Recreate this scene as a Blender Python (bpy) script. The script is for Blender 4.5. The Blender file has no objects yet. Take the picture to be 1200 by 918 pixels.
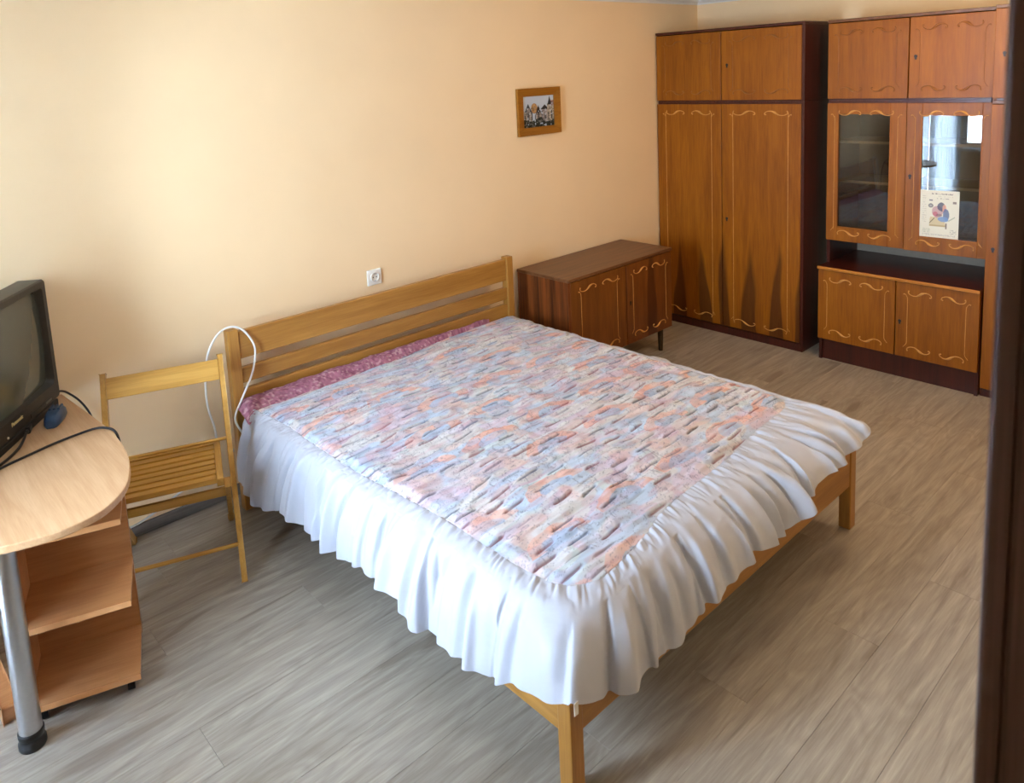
import bpy, bmesh, math, random
import numpy as np
from mathutils import Vector, Matrix

random.seed(7); rng = np.random.default_rng(11)
S = bpy.context.scene
COL = S.collection

# ------------------------------------------------------------------ camera
cam_data = bpy.data.cameras.new('camera'); cam = bpy.data.objects.new('camera', cam_data); COL.objects.link(cam)
R_ = Vector((0.73479814, -0.67655627, -0.0484077)); U_ = Vector((0.13403099, 0.07486723, 0.98814503)); F_ = Vector((0.66491156, 0.73257526, -0.14569181))
cam.matrix_world = Matrix(((R_.x, U_.x, -F_.x, -1.20978), (R_.y, U_.y, -F_.y, -3.17046), (R_.z, U_.z, -F_.z, 1.85), (0, 0, 0, 1)))
cam_data.sensor_fit = 'HORIZONTAL'; cam_data.sensor_width = 36.0
cam_data.lens = 896.434 * 36 / 1200
cam_data.shift_x = (600 - 590.787) / 1200
cam_data.shift_y = (217.162 - 459) / 1200
cam_data.clip_start = 0.01
cam_data.dof.use_dof = True; cam_data.dof.focus_distance = 3.6; cam_data.dof.aperture_fstop = 8.0
S.camera = cam

# ------------------------------------------------------------------ world, lights, exposure
W = bpy.data.worlds.new('daylight'); S.world = W; W.use_nodes = True
bg = W.node_tree.nodes['Background']; bg.inputs['Color'].default_value = (0.62, 0.79, 1.0, 1); bg.inputs['Strength'].default_value = 29.0

def portal(name, loc, sy, sz):
    # guides sampling of the sky through a window opening; gives off no light of its own
    d = bpy.data.lights.new(name, 'AREA'); d.shape = 'RECTANGLE'; d.size = sz; d.size_y = sy; d.cycles.is_portal = True
    o = bpy.data.objects.new(name, d); COL.objects.link(o); o.location = loc; o.rotation_euler = (0, math.radians(-90), 0); return o
portal('window_portal', (-1.88, -1.28, 1.38), 0.52, 1.20)
portal('balcony_door_portal', (-1.88, -0.71, 1.06), 0.58, 2.12)
# warm fill light added below the ceiling, out of frame
ld = bpy.data.lights.new('warm_fill', 'POINT'); ld.energy = 11; ld.color = (1.0, 0.76, 0.48); ld.shadow_soft_size = 0.15
lo = bpy.data.objects.new('warm_fill', ld); COL.objects.link(lo); lo.location = (2.3, -2.0, 2.08)

S.view_settings.view_transform = 'Standard'; S.view_settings.look = 'None'
S.view_settings.exposure = 1.35; S.view_settings.gamma = 1.0; S.view_settings.use_curve_mapping = False

# ------------------------------------------------------------------ colour and material helpers
def lin(c):
    c = c / 255.0
    return c / 12.92 if c <= 0.04045 else ((c + 0.055) / 1.055) ** 2.4
def rgb(r, g, b): return (lin(r), lin(g), lin(b), 1.0)

def new_mat(name, rough=0.5, spec=0.5):
    m = bpy.data.materials.new(name); m.use_nodes = True
    nt = m.node_tree; b = nt.nodes['Principled BSDF']
    b.inputs['Roughness'].default_value = rough; b.inputs['Specular IOR Level'].default_value = spec
    return m, nt, b
def L(nt, a, b): nt.links.new(a, b)

def plain(name, col, rough=0.5, spec=0.5, metal=0.0, noise=0.06, nscale=30, bump=0.0):
    m, nt, b = new_mat(name, rough, spec); b.inputs['Metallic'].default_value = metal
    tc = nt.nodes.new('ShaderNodeTexCoord'); n = nt.nodes.new('ShaderNodeTexNoise'); n.inputs['Scale'].default_value = nscale; n.inputs['Detail'].default_value = 4
    L(nt, tc.outputs['Object'], n.inputs['Vector'])
    r = nt.nodes.new('ShaderNodeValToRGB')
    r.color_ramp.elements[0].position = 0.3; r.color_ramp.elements[1].position = 0.7
    r.color_ramp.elements[0].color = tuple(c * (1 - noise) for c in col[:3]) + (1,); r.color_ramp.elements[1].color = tuple(min(1, c * (1 + noise)) for c in col[:3]) + (1,)
    L(nt, n.outputs['Fac'], r.inputs['Fac']); L(nt, r.outputs['Color'], b.inputs['Base Color'])
    if bump:
        bp = nt.nodes.new('ShaderNodeBump'); bp.inputs['Strength'].default_value = bump; bp.inputs['Distance'].default_value = 0.002
        L(nt, n.outputs['Fac'], bp.inputs['Height']); L(nt, bp.outputs['Normal'], b.inputs['Normal'])
    return m

def math_node(nt, op, a=None, b=None, clamp=False):
    n = nt.nodes.new('ShaderNodeMath'); n.operation = op; n.use_clamp = clamp
    for i, v in enumerate((a, b)):
        if v is None: continue
        if isinstance(v, (int, float)): n.inputs[i].default_value = v
        else: L(nt, v, n.inputs[i])
    return n.outputs[0]

def wood(name, dark, light, axis='Z', rough=0.42, spec=0.4, along=1.2, across=28.0, vary=0.12, flame=None, bump=0.05, knots=None):
    """wood with grain along one axis, a random shift per object; flame = (period, height, half width, dark colour, width axis)"""
    m, nt, b = new_mat(name, rough, spec)
    tc = nt.nodes.new('ShaderNodeTexCoord'); oi = nt.nodes.new('ShaderNodeObjectInfo')
    add = nt.nodes.new('ShaderNodeVectorMath'); add.operation = 'ADD'
    cmb = nt.nodes.new('ShaderNodeCombineXYZ')
    rr = math_node(nt, 'MULTIPLY', oi.outputs['Random'], 17.0)
    for i in range(3): L(nt, rr, cmb.inputs[i])
    L(nt, tc.outputs['Object'], add.inputs[0]); L(nt, cmb.outputs[0], add.inputs[1])
    mp = nt.nodes.new('ShaderNodeMapping'); sc = [across] * 3; sc['XYZ'.index(axis)] = along; mp.inputs['Scale'].default_value = sc
    L(nt, add.outputs[0], mp.inputs['Vector'])
    n1 = nt.nodes.new('ShaderNodeTexNoise'); n1.inputs['Scale'].default_value = 1.0; n1.inputs['Detail'].default_value = 5; n1.inputs['Roughness'].default_value = 0.6; n1.inputs['Distortion'].default_value = 0.6
    L(nt, mp.outputs[0], n1.inputs['Vector'])
    mp2 = nt.nodes.new('ShaderNodeMapping'); sc2 = [across * 7] * 3; sc2['XYZ'.index(axis)] = along * 5; mp2.inputs['Scale'].default_value = sc2
    L(nt, add.outputs[0], mp2.inputs['Vector'])
    n2 = nt.nodes.new('ShaderNodeTexNoise'); n2.inputs['Scale'].default_value = 1.0; n2.inputs['Detail'].default_value = 2
    L(nt, mp2.outputs[0], n2.inputs['Vector'])
    f = math_node(nt, 'ADD', math_node(nt, 'MULTIPLY', n1.outputs['Fac'], 0.72), math_node(nt, 'MULTIPLY', n2.outputs['Fac'], 0.28))
    r = nt.nodes.new('ShaderNodeValToRGB'); e = r.color_ramp.elements
    e[0].position = 0.34; e[0].color = dark; e[1].position = 0.66; e[1].color = light
    L(nt, f, r.inputs['Fac'])
    col = r.outputs['Color']
    if flame:
        per, hgt, hw, dk, wax, z0 = flame
        sx = nt.nodes.new('ShaderNodeSeparateXYZ'); L(nt, tc.outputs['Object'], sx.inputs[0])
        w = sx.outputs['XYZ'.index(wax)]
        n3 = nt.nodes.new('ShaderNodeTexNoise'); n3.inputs['Scale'].default_value = 3.2; n3.inputs['Detail'].default_value = 2
        mp3 = nt.nodes.new('ShaderNodeMapping'); mp3.inputs['Scale'].default_value = [1, 1, 0.35]; L(nt, tc.outputs['Object'], mp3.inputs['Vector']); L(nt, mp3.outputs[0], n3.inputs['Vector'])
        wj = math_node(nt, 'ADD', w, math_node(nt, 'MULTIPLY', math_node(nt, 'SUBTRACT', n3.outputs['Fac'], 0.5), 0.18))
        d = math_node(nt, 'PINGPONG', wj, per)
        k = math_node(nt, 'MAXIMUM', math_node(nt, 'SUBTRACT', 1.0, math_node(nt, 'DIVIDE', d, hw)), 0.0)
        n4 = nt.nodes.new('ShaderNodeTexNoise'); n4.inputs['Scale'].default_value = 4.7; n4.inputs['Detail'].default_value = 1
        c4 = nt.nodes.new('ShaderNodeCombineXYZ'); L(nt, w, c4.inputs[0]); L(nt, oi.outputs['Random'], c4.inputs[1]); L(nt, c4.outputs[0], n4.inputs['Vector'])
        h = math_node(nt, 'MULTIPLY', math_node(nt, 'POWER', k, 0.5), math_node(nt, 'MULTIPLY', math_node(nt, 'ADD', n4.outputs['Fac'], 0.5), hgt))
        v = math_node(nt, 'MULTIPLY', math_node(nt, 'SUBTRACT', math_node(nt, 'ADD', h, z0), sx.outputs['Z']), 5.5)
        v = math_node(nt, 'ADD', v, math_node(nt, 'MULTIPLY', math_node(nt, 'SUBTRACT', n1.outputs['Fac'], 0.5), 1.6))
        v = math_node(nt, 'MULTIPLY', v, 0.72, True)
        v = math_node(nt, 'MINIMUM', v, 0.74)
        mx = nt.nodes.new('ShaderNodeMix'); mx.data_type = 'RGBA'
        L(nt, v, mx.inputs['Factor']); L(nt, col, mx.inputs['A']); mx.inputs['B'].default_value = dk
        col = mx.outputs['Result']
    if knots:   # oval growth rings and darker heart streaks, stretched along the board
        mk = nt.nodes.new('ShaderNodeMapping'); sk = [9.0] * 3; sk['XYZ'.index(axis)] = 1.7; mk.inputs['Scale'].default_value = sk; L(nt, add.outputs[0], mk.inputs['Vector'])
        nk = nt.nodes.new('ShaderNodeTexNoise'); nk.inputs['Scale'].default_value = 1.0; nk.inputs['Detail'].default_value = 1.5; nk.inputs['Distortion'].default_value = 0.8; L(nt, mk.outputs[0], nk.inputs['Vector'])
        rg = math_node(nt, 'PINGPONG', math_node(nt, 'MULTIPLY', nk.outputs['Fac'], 9.0), 0.5)
        rg = math_node(nt, 'MULTIPLY', rg, 0.45)
        hk = math_node(nt, 'MULTIPLY', math_node(nt, 'SUBTRACT', nk.outputs['Fac'], 0.60), 4.0, True)
        fk = math_node(nt, 'ADD', rg, math_node(nt, 'MULTIPLY', hk, 0.8), True)
        mx = nt.nodes.new('ShaderNodeMix'); mx.data_type = 'RGBA'; L(nt, fk, mx.inputs['Factor']); L(nt, col, mx.inputs['A']); mx.inputs['B'].default_value = knots; col = mx.outputs['Result']
    if vary:
        hs = nt.nodes.new('ShaderNodeHueSaturation')
        L(nt, math_node(nt, 'ADD', 1 - vary / 2, math_node(nt, 'MULTIPLY', oi.outputs['Random'], vary)), hs.inputs['Value'])
        L(nt, col, hs.inputs['Color']); col = hs.outputs['Color']
    L(nt, col, b.inputs['Base Color'])
    if bump:
        bp = nt.nodes.new('ShaderNodeBump'); bp.inputs['Strength'].default_value = bump; bp.inputs['Distance'].default_value = 0.003
        L(nt, f, bp.inputs['Height']); L(nt, bp.outputs['Normal'], b.inputs['Normal'])
    return m

def glass_mat(name, tint=(1, 1, 1, 1), ior=1.52, rough=0.0):
    m = bpy.data.materials.new(name); m.use_nodes = True; nt = m.node_tree; nt.nodes.clear()
    out = nt.nodes.new('ShaderNodeOutputMaterial'); mix = nt.nodes.new('ShaderNodeMixShader'); fr = nt.nodes.new('ShaderNodeFresnel'); fr.inputs['IOR'].default_value = ior
    t = nt.nodes.new('ShaderNodeBsdfTransparent'); t.inputs['Color'].default_value = tint
    g = nt.nodes.new('ShaderNodeBsdfGlossy'); g.inputs['Roughness'].default_value = rough
    L(nt, fr.outputs[0], mix.inputs[0]); L(nt, t.outputs[0], mix.inputs[1]); L(nt, g.outputs[0], mix.inputs[2]); L(nt, mix.outputs[0], out.inputs['Surface'])
    return m

def print_mat(name, rough=0.8, spec=0.2, wrinkle=None):
    m, nt, b = new_mat(name, rough, spec)
    a = nt.nodes.new('ShaderNodeAttribute'); a.attribute_name = 'print'
    tc = nt.nodes.new('ShaderNodeTexCoord'); n = nt.nodes.new('ShaderNodeTexNoise'); n.inputs['Scale'].default_value = wrinkle or 60; n.inputs['Detail'].default_value = 3
    L(nt, tc.outputs['Object'], n.inputs['Vector'])
    if wrinkle:
        bp = nt.nodes.new('ShaderNodeBump'); bp.inputs['Strength'].default_value = 0.25; bp.inputs['Distance'].default_value = 0.004
        L(nt, n.outputs['Fac'], bp.inputs['Height']); L(nt, bp.outputs['Normal'], b.inputs['Normal'])
    L(nt, a.outputs['Color'], b.inputs['Base Color'])
    return m

M = {}
M['wall'] = plain('peach_plaster', rgb(244, 214, 170), 0.85, 0.2, noise=0.02, nscale=3, bump=0.04)
M['ceiling'] = plain('white_ceiling', rgb(238, 234, 228), 0.9, 0.2, noise=0.01)
M['white_trim'] = plain('white_trim', rgb(232, 230, 226), 0.5, 0.4, noise=0.01)
M['plank'] = wood('grey_oak_plank', rgb(146, 136, 123), rgb(184, 174, 159), 'X', 0.40, 0.42, along=2.4, across=34, vary=0.10, bump=0.06, knots=rgb(112, 98, 84))
M['joint'] = plain('floor_joint', rgb(96, 86, 76), 0.8)
M['baseboard'] = wood('grey_baseboard', rgb(96, 90, 84), rgb(132, 124, 116), 'X', 0.5, 0.3, vary=0)
for ax in 'XYZ':
    M['bed' + ax] = wood('honey_pine_' + ax.lower(), rgb(148, 98, 36), rgb(178, 128, 60), ax, 0.35, 0.45, along=1.5, across=22)
    M['chair' + ax] = wood('chair_beech_' + ax.lower(), rgb(168, 118, 40), rgb(200, 150, 70), ax, 0.4, 0.4, along=2, across=40)
VD, VL = rgb(124, 66, 4), rgb(158, 94, 10)
M['veneer'] = wood('orange_veneer', VD, VL, 'Z', 0.40, 0.32, along=1.6, across=16, vary=0.10)
M['veneer_flame'] = wood('flame_veneer', VD, VL, 'Z', 0.40, 0.32, along=1.6, across=16, vary=0.06, flame=(0.092, 0.66, 0.050, rgb(64, 28, 6), 'Y', 0.06))
M['veneer_brown'] = wood('brown_veneer', rgb(98, 52, 12), rgb(128, 74, 22), 'Z', 0.38, 0.4, along=1.6, across=16, vary=0.05)
M['veneer_night'] = wood('nightstand_veneer', rgb(96, 50, 14), rgb(128, 72, 24), 'Z', 0.35, 0.45, along=1.6, across=16, vary=0.10, flame=(0.15, 1.2, 0.06, rgb(66, 30, 10), 'X', -0.2))
M['veneer_stripe'] = wood('striped_veneer', rgb(44, 14, 6), rgb(140, 74, 28), 'Z', 0.38, 0.4, along=0.6, across=22, vary=0.0)
M['top_brown'] = wood('worn_brown_top', rgb(86, 52, 28), rgb(120, 78, 46), 'X', 0.35, 0.5, along=2, across=24, vary=0)
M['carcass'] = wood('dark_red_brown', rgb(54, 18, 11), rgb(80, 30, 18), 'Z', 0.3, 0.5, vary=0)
M['inside'] = wood('cabinet_inside', rgb(70, 42, 24), rgb(98, 62, 36), 'Z', 0.6, 0.2, vary=0)
M['shelf'] = wood('cabinet_shelf', rgb(150, 104, 60), rgb(176, 128, 78), 'Y', 0.5, 0.3, vary=0)
M['edge'] = wood('light_edge', rgb(172, 104, 34), rgb(198, 132, 54), 'Y', 0.35, 0.4, vary=0)
M['inlay'] = plain('inlay_gold', rgb(204, 146, 74), 0.45, 0.3, noise=0.15, nscale=40)
M['inlay_dark'] = plain('inlay_brown', rgb(142, 86, 30), 0.4, 0.4, noise=0.2, nscale=40)
M['black'] = plain('black_hole', rgb(14, 10, 8), 0.5)
M['desk'] = wood('beech_laminate', rgb(184, 140, 98), rgb(204, 164, 124), 'Y', 0.38, 0.4, along=2, across=34, vary=0.03, bump=0.0)
M['pedestal'] = wood('beech_laminate_warm', rgb(172, 116, 70), rgb(196, 142, 94), 'X', 0.3, 0.5, along=2, across=24, vary=0.06, bump=0.0)
M['pedestal_edge'] = plain('pedestal_edge_band', rgb(224, 164, 108), 0.4)
M['steel'] = plain('brushed_steel', rgb(196, 198, 202), 0.28, 0.5, metal=1.0, noise=0.03, nscale=80)
M['black_plastic'] = plain('black_plastic', rgb(26, 26, 28), 0.45, 0.4)
M['tv_plastic'] = plain('tv_plastic', rgb(38, 36, 33), 0.42, 0.5, noise=0.08, nscale=300)
M['screen'] = plain('tube_screen', rgb(70, 76, 68), 0.12, 0.7, noise=0.02)
M['gold'] = plain('gold_lettering', rgb(206, 190, 132), 0.4, 0.5)
M['blue_plastic'] = plain('dark_blue_plastic', rgb(36, 62, 92), 0.38, 0.5)
M['cable_black'] = plain('black_cable', rgb(22, 22, 26), 0.5)
M['cable_white'] = plain('white_cable', rgb(226, 222, 216), 0.5)
M['white_plastic'] = plain('white_plastic', rgb(234, 230, 220), 0.35, 0.5, noise=0.01)
M['frame_gold'] = wood('picture_frame_wood', rgb(134, 82, 16), rgb(168, 112, 34), 'X', 0.35, 0.5, vary=0)
M['jamb'] = wood('dark_brown_jamb', rgb(64, 38, 33), rgb(92, 58, 50), 'Z', 0.22, 0.6, along=2, across=60, vary=0)
M['leg_dark'] = wood('dark_leg', rgb(46, 34, 18), rgb(66, 50, 28), 'Z', 0.4, vary=0)
M['glass'] = glass_mat('cabinet_glass', (0.80, 0.82, 0.80, 1), 1.75)
M['window_glass'] = glass_mat('window_glass', (0.97, 0.98, 0.98, 1), 1.45)
M['quilt'] = print_mat('quilted_print', 0.75, 0.25, wrinkle=130)
M['flat_print'] = print_mat('flat_print', 0.45, 0.3)
M['mattress'] = plain('mattress_ticking', rgb(222, 220, 214), 0.85)

def satin():
    m, nt, b = new_mat('white_satin', 0.48, 0.35)
    b.inputs['Base Color'].default_value = rgb(188, 190, 200)
    b.inputs['Sheen Weight'].default_value = 0.15
    tc = nt.nodes.new('ShaderNodeTexCoord'); n = nt.nodes.new('ShaderNodeTexNoise'); n.inputs['Scale'].default_value = 22; n.inputs['Detail'].default_value = 4
    L(nt, tc.outputs['Object'], n.inputs['Vector'])
    bp = nt.nodes.new('ShaderNodeBump'); bp.inputs['Strength'].default_value = 0.18; bp.inputs['Distance'].default_value = 0.006
    L(nt, n.outputs['Fac'], bp.inputs['Height']); L(nt, bp.outputs['Normal'], b.inputs['Normal'])
    return m
M['satin'] = satin()

# ------------------------------------------------------------------ mesh helpers
class MB:
    def __init__(self): self.v = []; self.f = []
    def raw(self, vs, fs):
        o = len(self.v); self.v += [tuple(v) for v in vs]; self.f += [tuple(i + o for i in f) for f in fs]; return self
    def box(self, x0, x1, y0, y1, z0, z1, bev=0.0, seg=1):
        bm = bmesh.new(); bmesh.ops.create_cube(bm, size=1)
        for v in bm.verts: v.co = ((x0 + x1) / 2 + v.co.x * abs(x1 - x0), (y0 + y1) / 2 + v.co.y * abs(y1 - y0), (z0 + z1) / 2 + v.co.z * abs(z1 - z0))
        if bev: bmesh.ops.bevel(bm, geom=bm.edges[:], offset=bev, segments=seg, profile=0.5, affect='EDGES')
        return self.bm(bm)
    def bm(self, bm):
        bm.verts.index_update(); self.raw([v.co[:] for v in bm.verts], [[v.index for v in f.verts] for f in bm.faces]); bm.free(); return self
    def beam(self, a, b, w, h, up=(0, 0, 1), bev=0.002, wdir=None):
        """box from a to b; w along wdir (or d x up), h along the third axis"""
        a = Vector(a); b = Vector(b); d = (b - a); ln = d.length; d.normalize()
        s = Vector(wdir).normalized() if wdir else d.cross(Vector(up)).normalized()
        s = (s - d * s.dot(d)).normalized(); t = s.cross(d).normalized()
        bm = bmesh.new(); bmesh.ops.create_cube(bm, size=1)
        for v in bm.verts: c = v.co.copy(); v.co = a + d * (c.z + 0.5) * ln + s * c.x * w + t * c.y * h
        if bev: bmesh.ops.bevel(bm, geom=bm.edges[:], offset=bev, segments=2, profile=0.5, affect='EDGES')
        return self.bm(bm)
    def tube(self, pts, r, n=8, cap=True):
        pts = [Vector(p) for p in pts]; rs = r if isinstance(r, (list, tuple)) else [r] * len(pts)
        vs = []; fs = []; prev = None
        for i, p in enumerate(pts):
            d = (pts[min(i + 1, len(pts) - 1)] - pts[max(i - 1, 0)]).normalized()
            if prev is None:
                ref = Vector((0, 0, 1)) if abs(d.z) < 0.9 else Vector((1, 0, 0)); s = d.cross(ref).normalized()
            else: s = (prev - d * prev.dot(d)).normalized()
            prev = s; t = d.cross(s)
            for k in range(n):
                a = 2 * math.pi * k / n; vs.append(p + (s * math.cos(a) + t * math.sin(a)) * rs[i])
        for i in range(len(pts) - 1):
            for k in range(n): fs.append((i * n + k, i * n + (k + 1) % n, (i + 1) * n + (k + 1) % n, (i + 1) * n + k))
        if cap: fs.append(tuple(reversed(range(n)))); fs.append(tuple(range((len(pts) - 1) * n, len(pts) * n)))
        return self.raw(vs, fs)
    def prism(self, poly, z0, z1, bev=0.0):
        """extrude an xy polygon (counter-clockwise) from z0 to z1"""
        bm = bmesh.new(); vs = [bm.verts.new((p[0], p[1], z0)) for p in poly]; f = bm.faces.new(vs)
        r = bmesh.ops.extrude_face_region(bm, geom=[f])
        for g in r['geom']:
            if isinstance(g, bmesh.types.BMVert): g.co.z = z1
        bmesh.ops.recalc_face_normals(bm, faces=bm.faces[:])
        if bev:
            es = [e for e in bm.edges if abs(e.verts[0].co.z - e.verts[1].co.z) < 1e-6]
            bmesh.ops.bevel(bm, geom=es, offset=bev, segments=2, profile=0.5, affect='EDGES')
        return self.bm(bm)
    def lathe(self, prof, c, n=28, axis='Z'):
        vs = []; fs = []; m = len(prof)
        for r, h in prof:
            for k in range(n):
                a = 2 * math.pi * k / n; x, y = r * math.cos(a), r * math.sin(a)
                vs.append((c[0] + x, c[1] + y, c[2] + h) if axis == 'Z' else ((c[0] + x, c[1] + h, c[2] + y) if axis == 'Y' else (c[0] + h, c[1] + x, c[2] + y)))
        for i in range(m - 1):
            for k in range(n): fs.append((i * n + k, i * n + (k + 1) % n, (i + 1) * n + (k + 1) % n, (i + 1) * n + k))
        fs.append(tuple(reversed(range(n)))); fs.append(tuple(range((m - 1) * n, m * n)))
        return self.raw(vs, fs)

def root_of(o):
    while o.parent: o = o.parent
    return o
def obj(name, mb, mat, parent=None, smooth=False, local=False, angle=None):
    """link one mesh object; vertices are given in world metres and moved into the frame of the thing"""
    me = bpy.data.meshes.new(name); vs = mb.v
    if parent is not None and not local:
        r = root_of(parent); c, s = math.cos(-r.rotation_euler.z), math.sin(-r.rotation_euler.z); lx, ly, lz = r.location
        vs = [((x - lx) * c - (y - ly) * s, (x - lx) * s + (y - ly) * c, z - lz) for x, y, z in vs]
    me.from_pydata(vs, [], mb.f); me.update()
    bm = bmesh.new(); bm.from_mesh(me); bmesh.ops.recalc_face_normals(bm, faces=bm.faces[:]); bm.to_mesh(me); bm.free()
    me.materials.append(mat)
    if smooth:
        me.polygons.foreach_set('use_smooth', [True] * len(me.polygons))
        if angle: me.set_sharp_from_angle(angle=math.radians(angle))
    o = bpy.data.objects.new(name, me); COL.objects.link(o)
    if parent is not None: o.parent = parent
    return o
def tag(o, label=None, cat=None, group=None):
    if label: o['label'] = label
    if cat: o['category'] = cat
    if group: o['group'] = group
    return o
def thing(name, label, cat, loc, rotz=0.0, group=None):
    o = bpy.data.objects.new(name, None); o.empty_display_size = 0.05; COL.objects.link(o)
    o.location = loc; o.rotation_euler = (0, 0, rotz); return tag(o, label, cat, group)
def struct(name, mb, mat, parent=None, label=None):
    o = obj(name, mb, mat, parent)
    if parent is None: o['kind'] = 'structure'
    if label: o['label'] = label
    return o
def spline(pts, n=10):
    """Catmull-Rom through points"""
    P = [Vector(p) for p in pts]; P = [P[0] * 2 - P[1]] + P + [P[-1] * 2 - P[-2]]; out = []
    for i in range(1, len(P) - 2):
        for k in range(n):
            t = k / n; a, b, c, d = P[i - 1], P[i], P[i + 1], P[i + 2]
            out.append(0.5 * ((2 * b) + (c - a) * t + (2 * a - 5 * b + 4 * c - d) * t * t + (3 * b - a - 3 * c + d) * t ** 3))
    out.append(P[-2]); return out

# ------------------------------------------------------------------ room shell
XL, XR, YB, YF, ZC = -1.75, 3.80, 0.12, -3.05, 2.30
floor = struct('floor', MB().box(XL - 0.05, XR + 0.05, YF - 0.75, YB + 0.05, -0.06, -0.0022), M['joint'], label='floor of long greyish oak planks running parallel to the headboard wall')
PW, PL = 0.18, 1.28
row_joint = {0: -0.335, 4: -0.07}
full = {}
def plank_mesh(ln, wd):
    key = (round(ln, 3), round(wd, 3))
    if key not in full:
        bm = bmesh.new(); bmesh.ops.create_cube(bm, size=1)
        for v in bm.verts: v.co = (v.co.x * (ln - 0.0006), v.co.y * (wd - 0.0006), v.co.z * 0.006 - 0.003)
        es = [e for e in bm.edges if all(v.co.z > -0.001 for v in e.verts)]
        bmesh.ops.bevel(bm, geom=es, offset=0.0005, segments=1, affect='EDGES')
        me = bpy.data.meshes.new('plank'); bm.to_mesh(me); bm.free(); me.materials.append(M['plank']); full[key] = me
    return full[key]
y1 = 0.03 + PW; row = -1
while y1 > YF - 0.6:
    y0 = y1 - PW
    j = row_joint.get(row, random.uniform(-1.2, 0.0))
    xs = [XL]; x = j
    while x - PL > XL + 0.1: x -= PL
    while x < XR - 0.1: xs.append(x); x += PL
    xs.append(XR)
    ya, yb = max(y0, YF - 0.6), min(y1, YB)
    for a, b_ in zip(xs[:-1], xs[1:]):
        o = bpy.data.objects.new('plank', plank_mesh(b_ - a, yb - ya)); COL.objects.link(o); o.parent = floor; o.location = ((a + b_) / 2, (ya + yb) / 2, 0)
    y1 = y0; row += 1

struct('ceiling', MB().box(XL - 0.15, XR + 0.05, YF - 0.75, YB + 0.05, ZC + 0.012, ZC + 0.08), M['ceiling'])
struct('wall_back', MB().box(XL - 0.12, XR + 0.1, YB, YB + 0.1, -0.002, ZC + 0.012), M['wall'])
struct('wall_right', MB().box(XR, XR + 0.1, YF - 0.02, YB, -0.002, ZC + 0.012), M['wall'])
# window wall: balcony door next to the corner, window beside it
DY0, DY1, DZ = -0.995, -0.425, 2.12      # balcony door opening
WY0, WY1, WZ0, WZ1 = -1.54, -1.02, 0.78, 1.98
wl = MB()
wl.box(XL - 0.12, XL, DY1, YB, -0.002, ZC + 0.012); wl.box(XL - 0.12, XL, YF - 0.7, WY0, -0.002, ZC + 0.012)
wl.box(XL - 0.12, XL, WY1, DY0, -0.002, DZ); wl.box(XL - 0.12, XL, WY0, DY1, DZ, ZC + 0.012); wl.box(XL - 0.12, XL, WY0, WY1, -0.002, WZ0); wl.box(XL - 0.12, XL, WY0, WY1, WZ1, DZ)
struct('wall_left', wl, M['wall'])
def glazed(name, y0, y1, z0, z1, mull, mw=0.045):
    f = 0.045; xa, xb = XL - 0.09, XL - 0.03
    m = MB(); m.box(xa, xb, y0, y0 + f, z0, z1, 0.003); m.box(xa, xb, y1 - f, y1, z0, z1, 0.003); m.box(xa, xb, y0 + f, y1 - f, z0, z0 + f, 0.003); m.box(xa, xb, y0 + f, y1 - f, z1 - f, z1, 0.003)
    for k in mull: m.box(xa, xb, k - mw, k + mw, z0 + f, z1 - f, 0.003)
    o = struct(name, m, M['white_trim'])
    ys = [y0 + f] + [v for k in mull for v in (k - mw, k + mw)] + [y1 - f]
    for a, b_ in zip(ys[0::2], ys[1::2]): obj('glass_pane', MB().box(XL - 0.062, XL - 0.056, a, b_, z0 + f, z1 - f), M['window_glass'], o)
    return o
win = glazed('window_1', WY0, WY1, WZ0, WZ1, [])
obj('window_sill', MB().box(XL - 0.03, XL + 0.14, WY0 - 0.03, WY1 + 0.02, WZ0 - 0.03, WZ0, 0.006, 2), M['white_trim'], win)
bd = glazed('door_1', DY0, DY1, 0.0, DZ, [-0.72], 0.025)
obj('door_handle', MB().box(XL - 0.03, XL - 0.005, DY0 + 0.02, DY0 + 0.035, 1.0, 1.12, 0.003), M['white_trim'], bd)
def sheer():
    m = bpy.data.materials.new('white_net'); m.use_nodes = True; nt = m.node_tree; nt.nodes.clear()
    out = nt.nodes.new('ShaderNodeOutputMaterial'); a = nt.nodes.new('ShaderNodeMixShader'); b = nt.nodes.new('ShaderNodeMixShader')
    tr = nt.nodes.new('ShaderNodeBsdfTranslucent'); df = nt.nodes.new('ShaderNodeBsdfDiffuse'); tp = nt.nodes.new('ShaderNodeBsdfTransparent')
    tr.inputs['Color'].default_value = (0.8, 0.82, 0.86, 1); df.inputs['Color'].default_value = (0.8, 0.82, 0.86, 1)
    a.inputs[0].default_value = 0.45; b.inputs[0].default_value = 0.06
    L(nt, tr.outputs[0], a.inputs[1]); L(nt, df.outputs[0], a.inputs[2]); L(nt, a.outputs[0], b.inputs[1]); L(nt, tp.outputs[0], b.inputs[2]); L(nt, b.outputs[0], out.inputs['Surface'])
    return m
cu = thing('net_curtain', 'white net curtain at the balcony door, mirrored in the right glass door', 'curtain', (XL + 0.06, -0.71, 0.02))
obj('curtain_rail', MB().box(XL, XL + 0.075, -1.04, -0.38, 2.17, 2.195, 0.003), M['white_trim'], cu)
for c0, c1 in ((-1.02, -0.735), (-0.705, -0.40)):
    vs = []; n_ = 90
    for i in range(n_ + 1):
        y = c0 + (c1 - c0) * i / n_; x = XL + 0.045 + 0.014 * math.sin(i * 0.75) + 0.005 * math.sin(i * 0.31)
        vs += [(x, y, 0.02), (x, y, 2.171)]
    obj('curtain_panel', MB().raw(vs, [(2 * i, 2 * i + 2, 2 * i + 3, 2 * i + 1) for i in range(n_)]), sheer(), cu, True)
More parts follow.
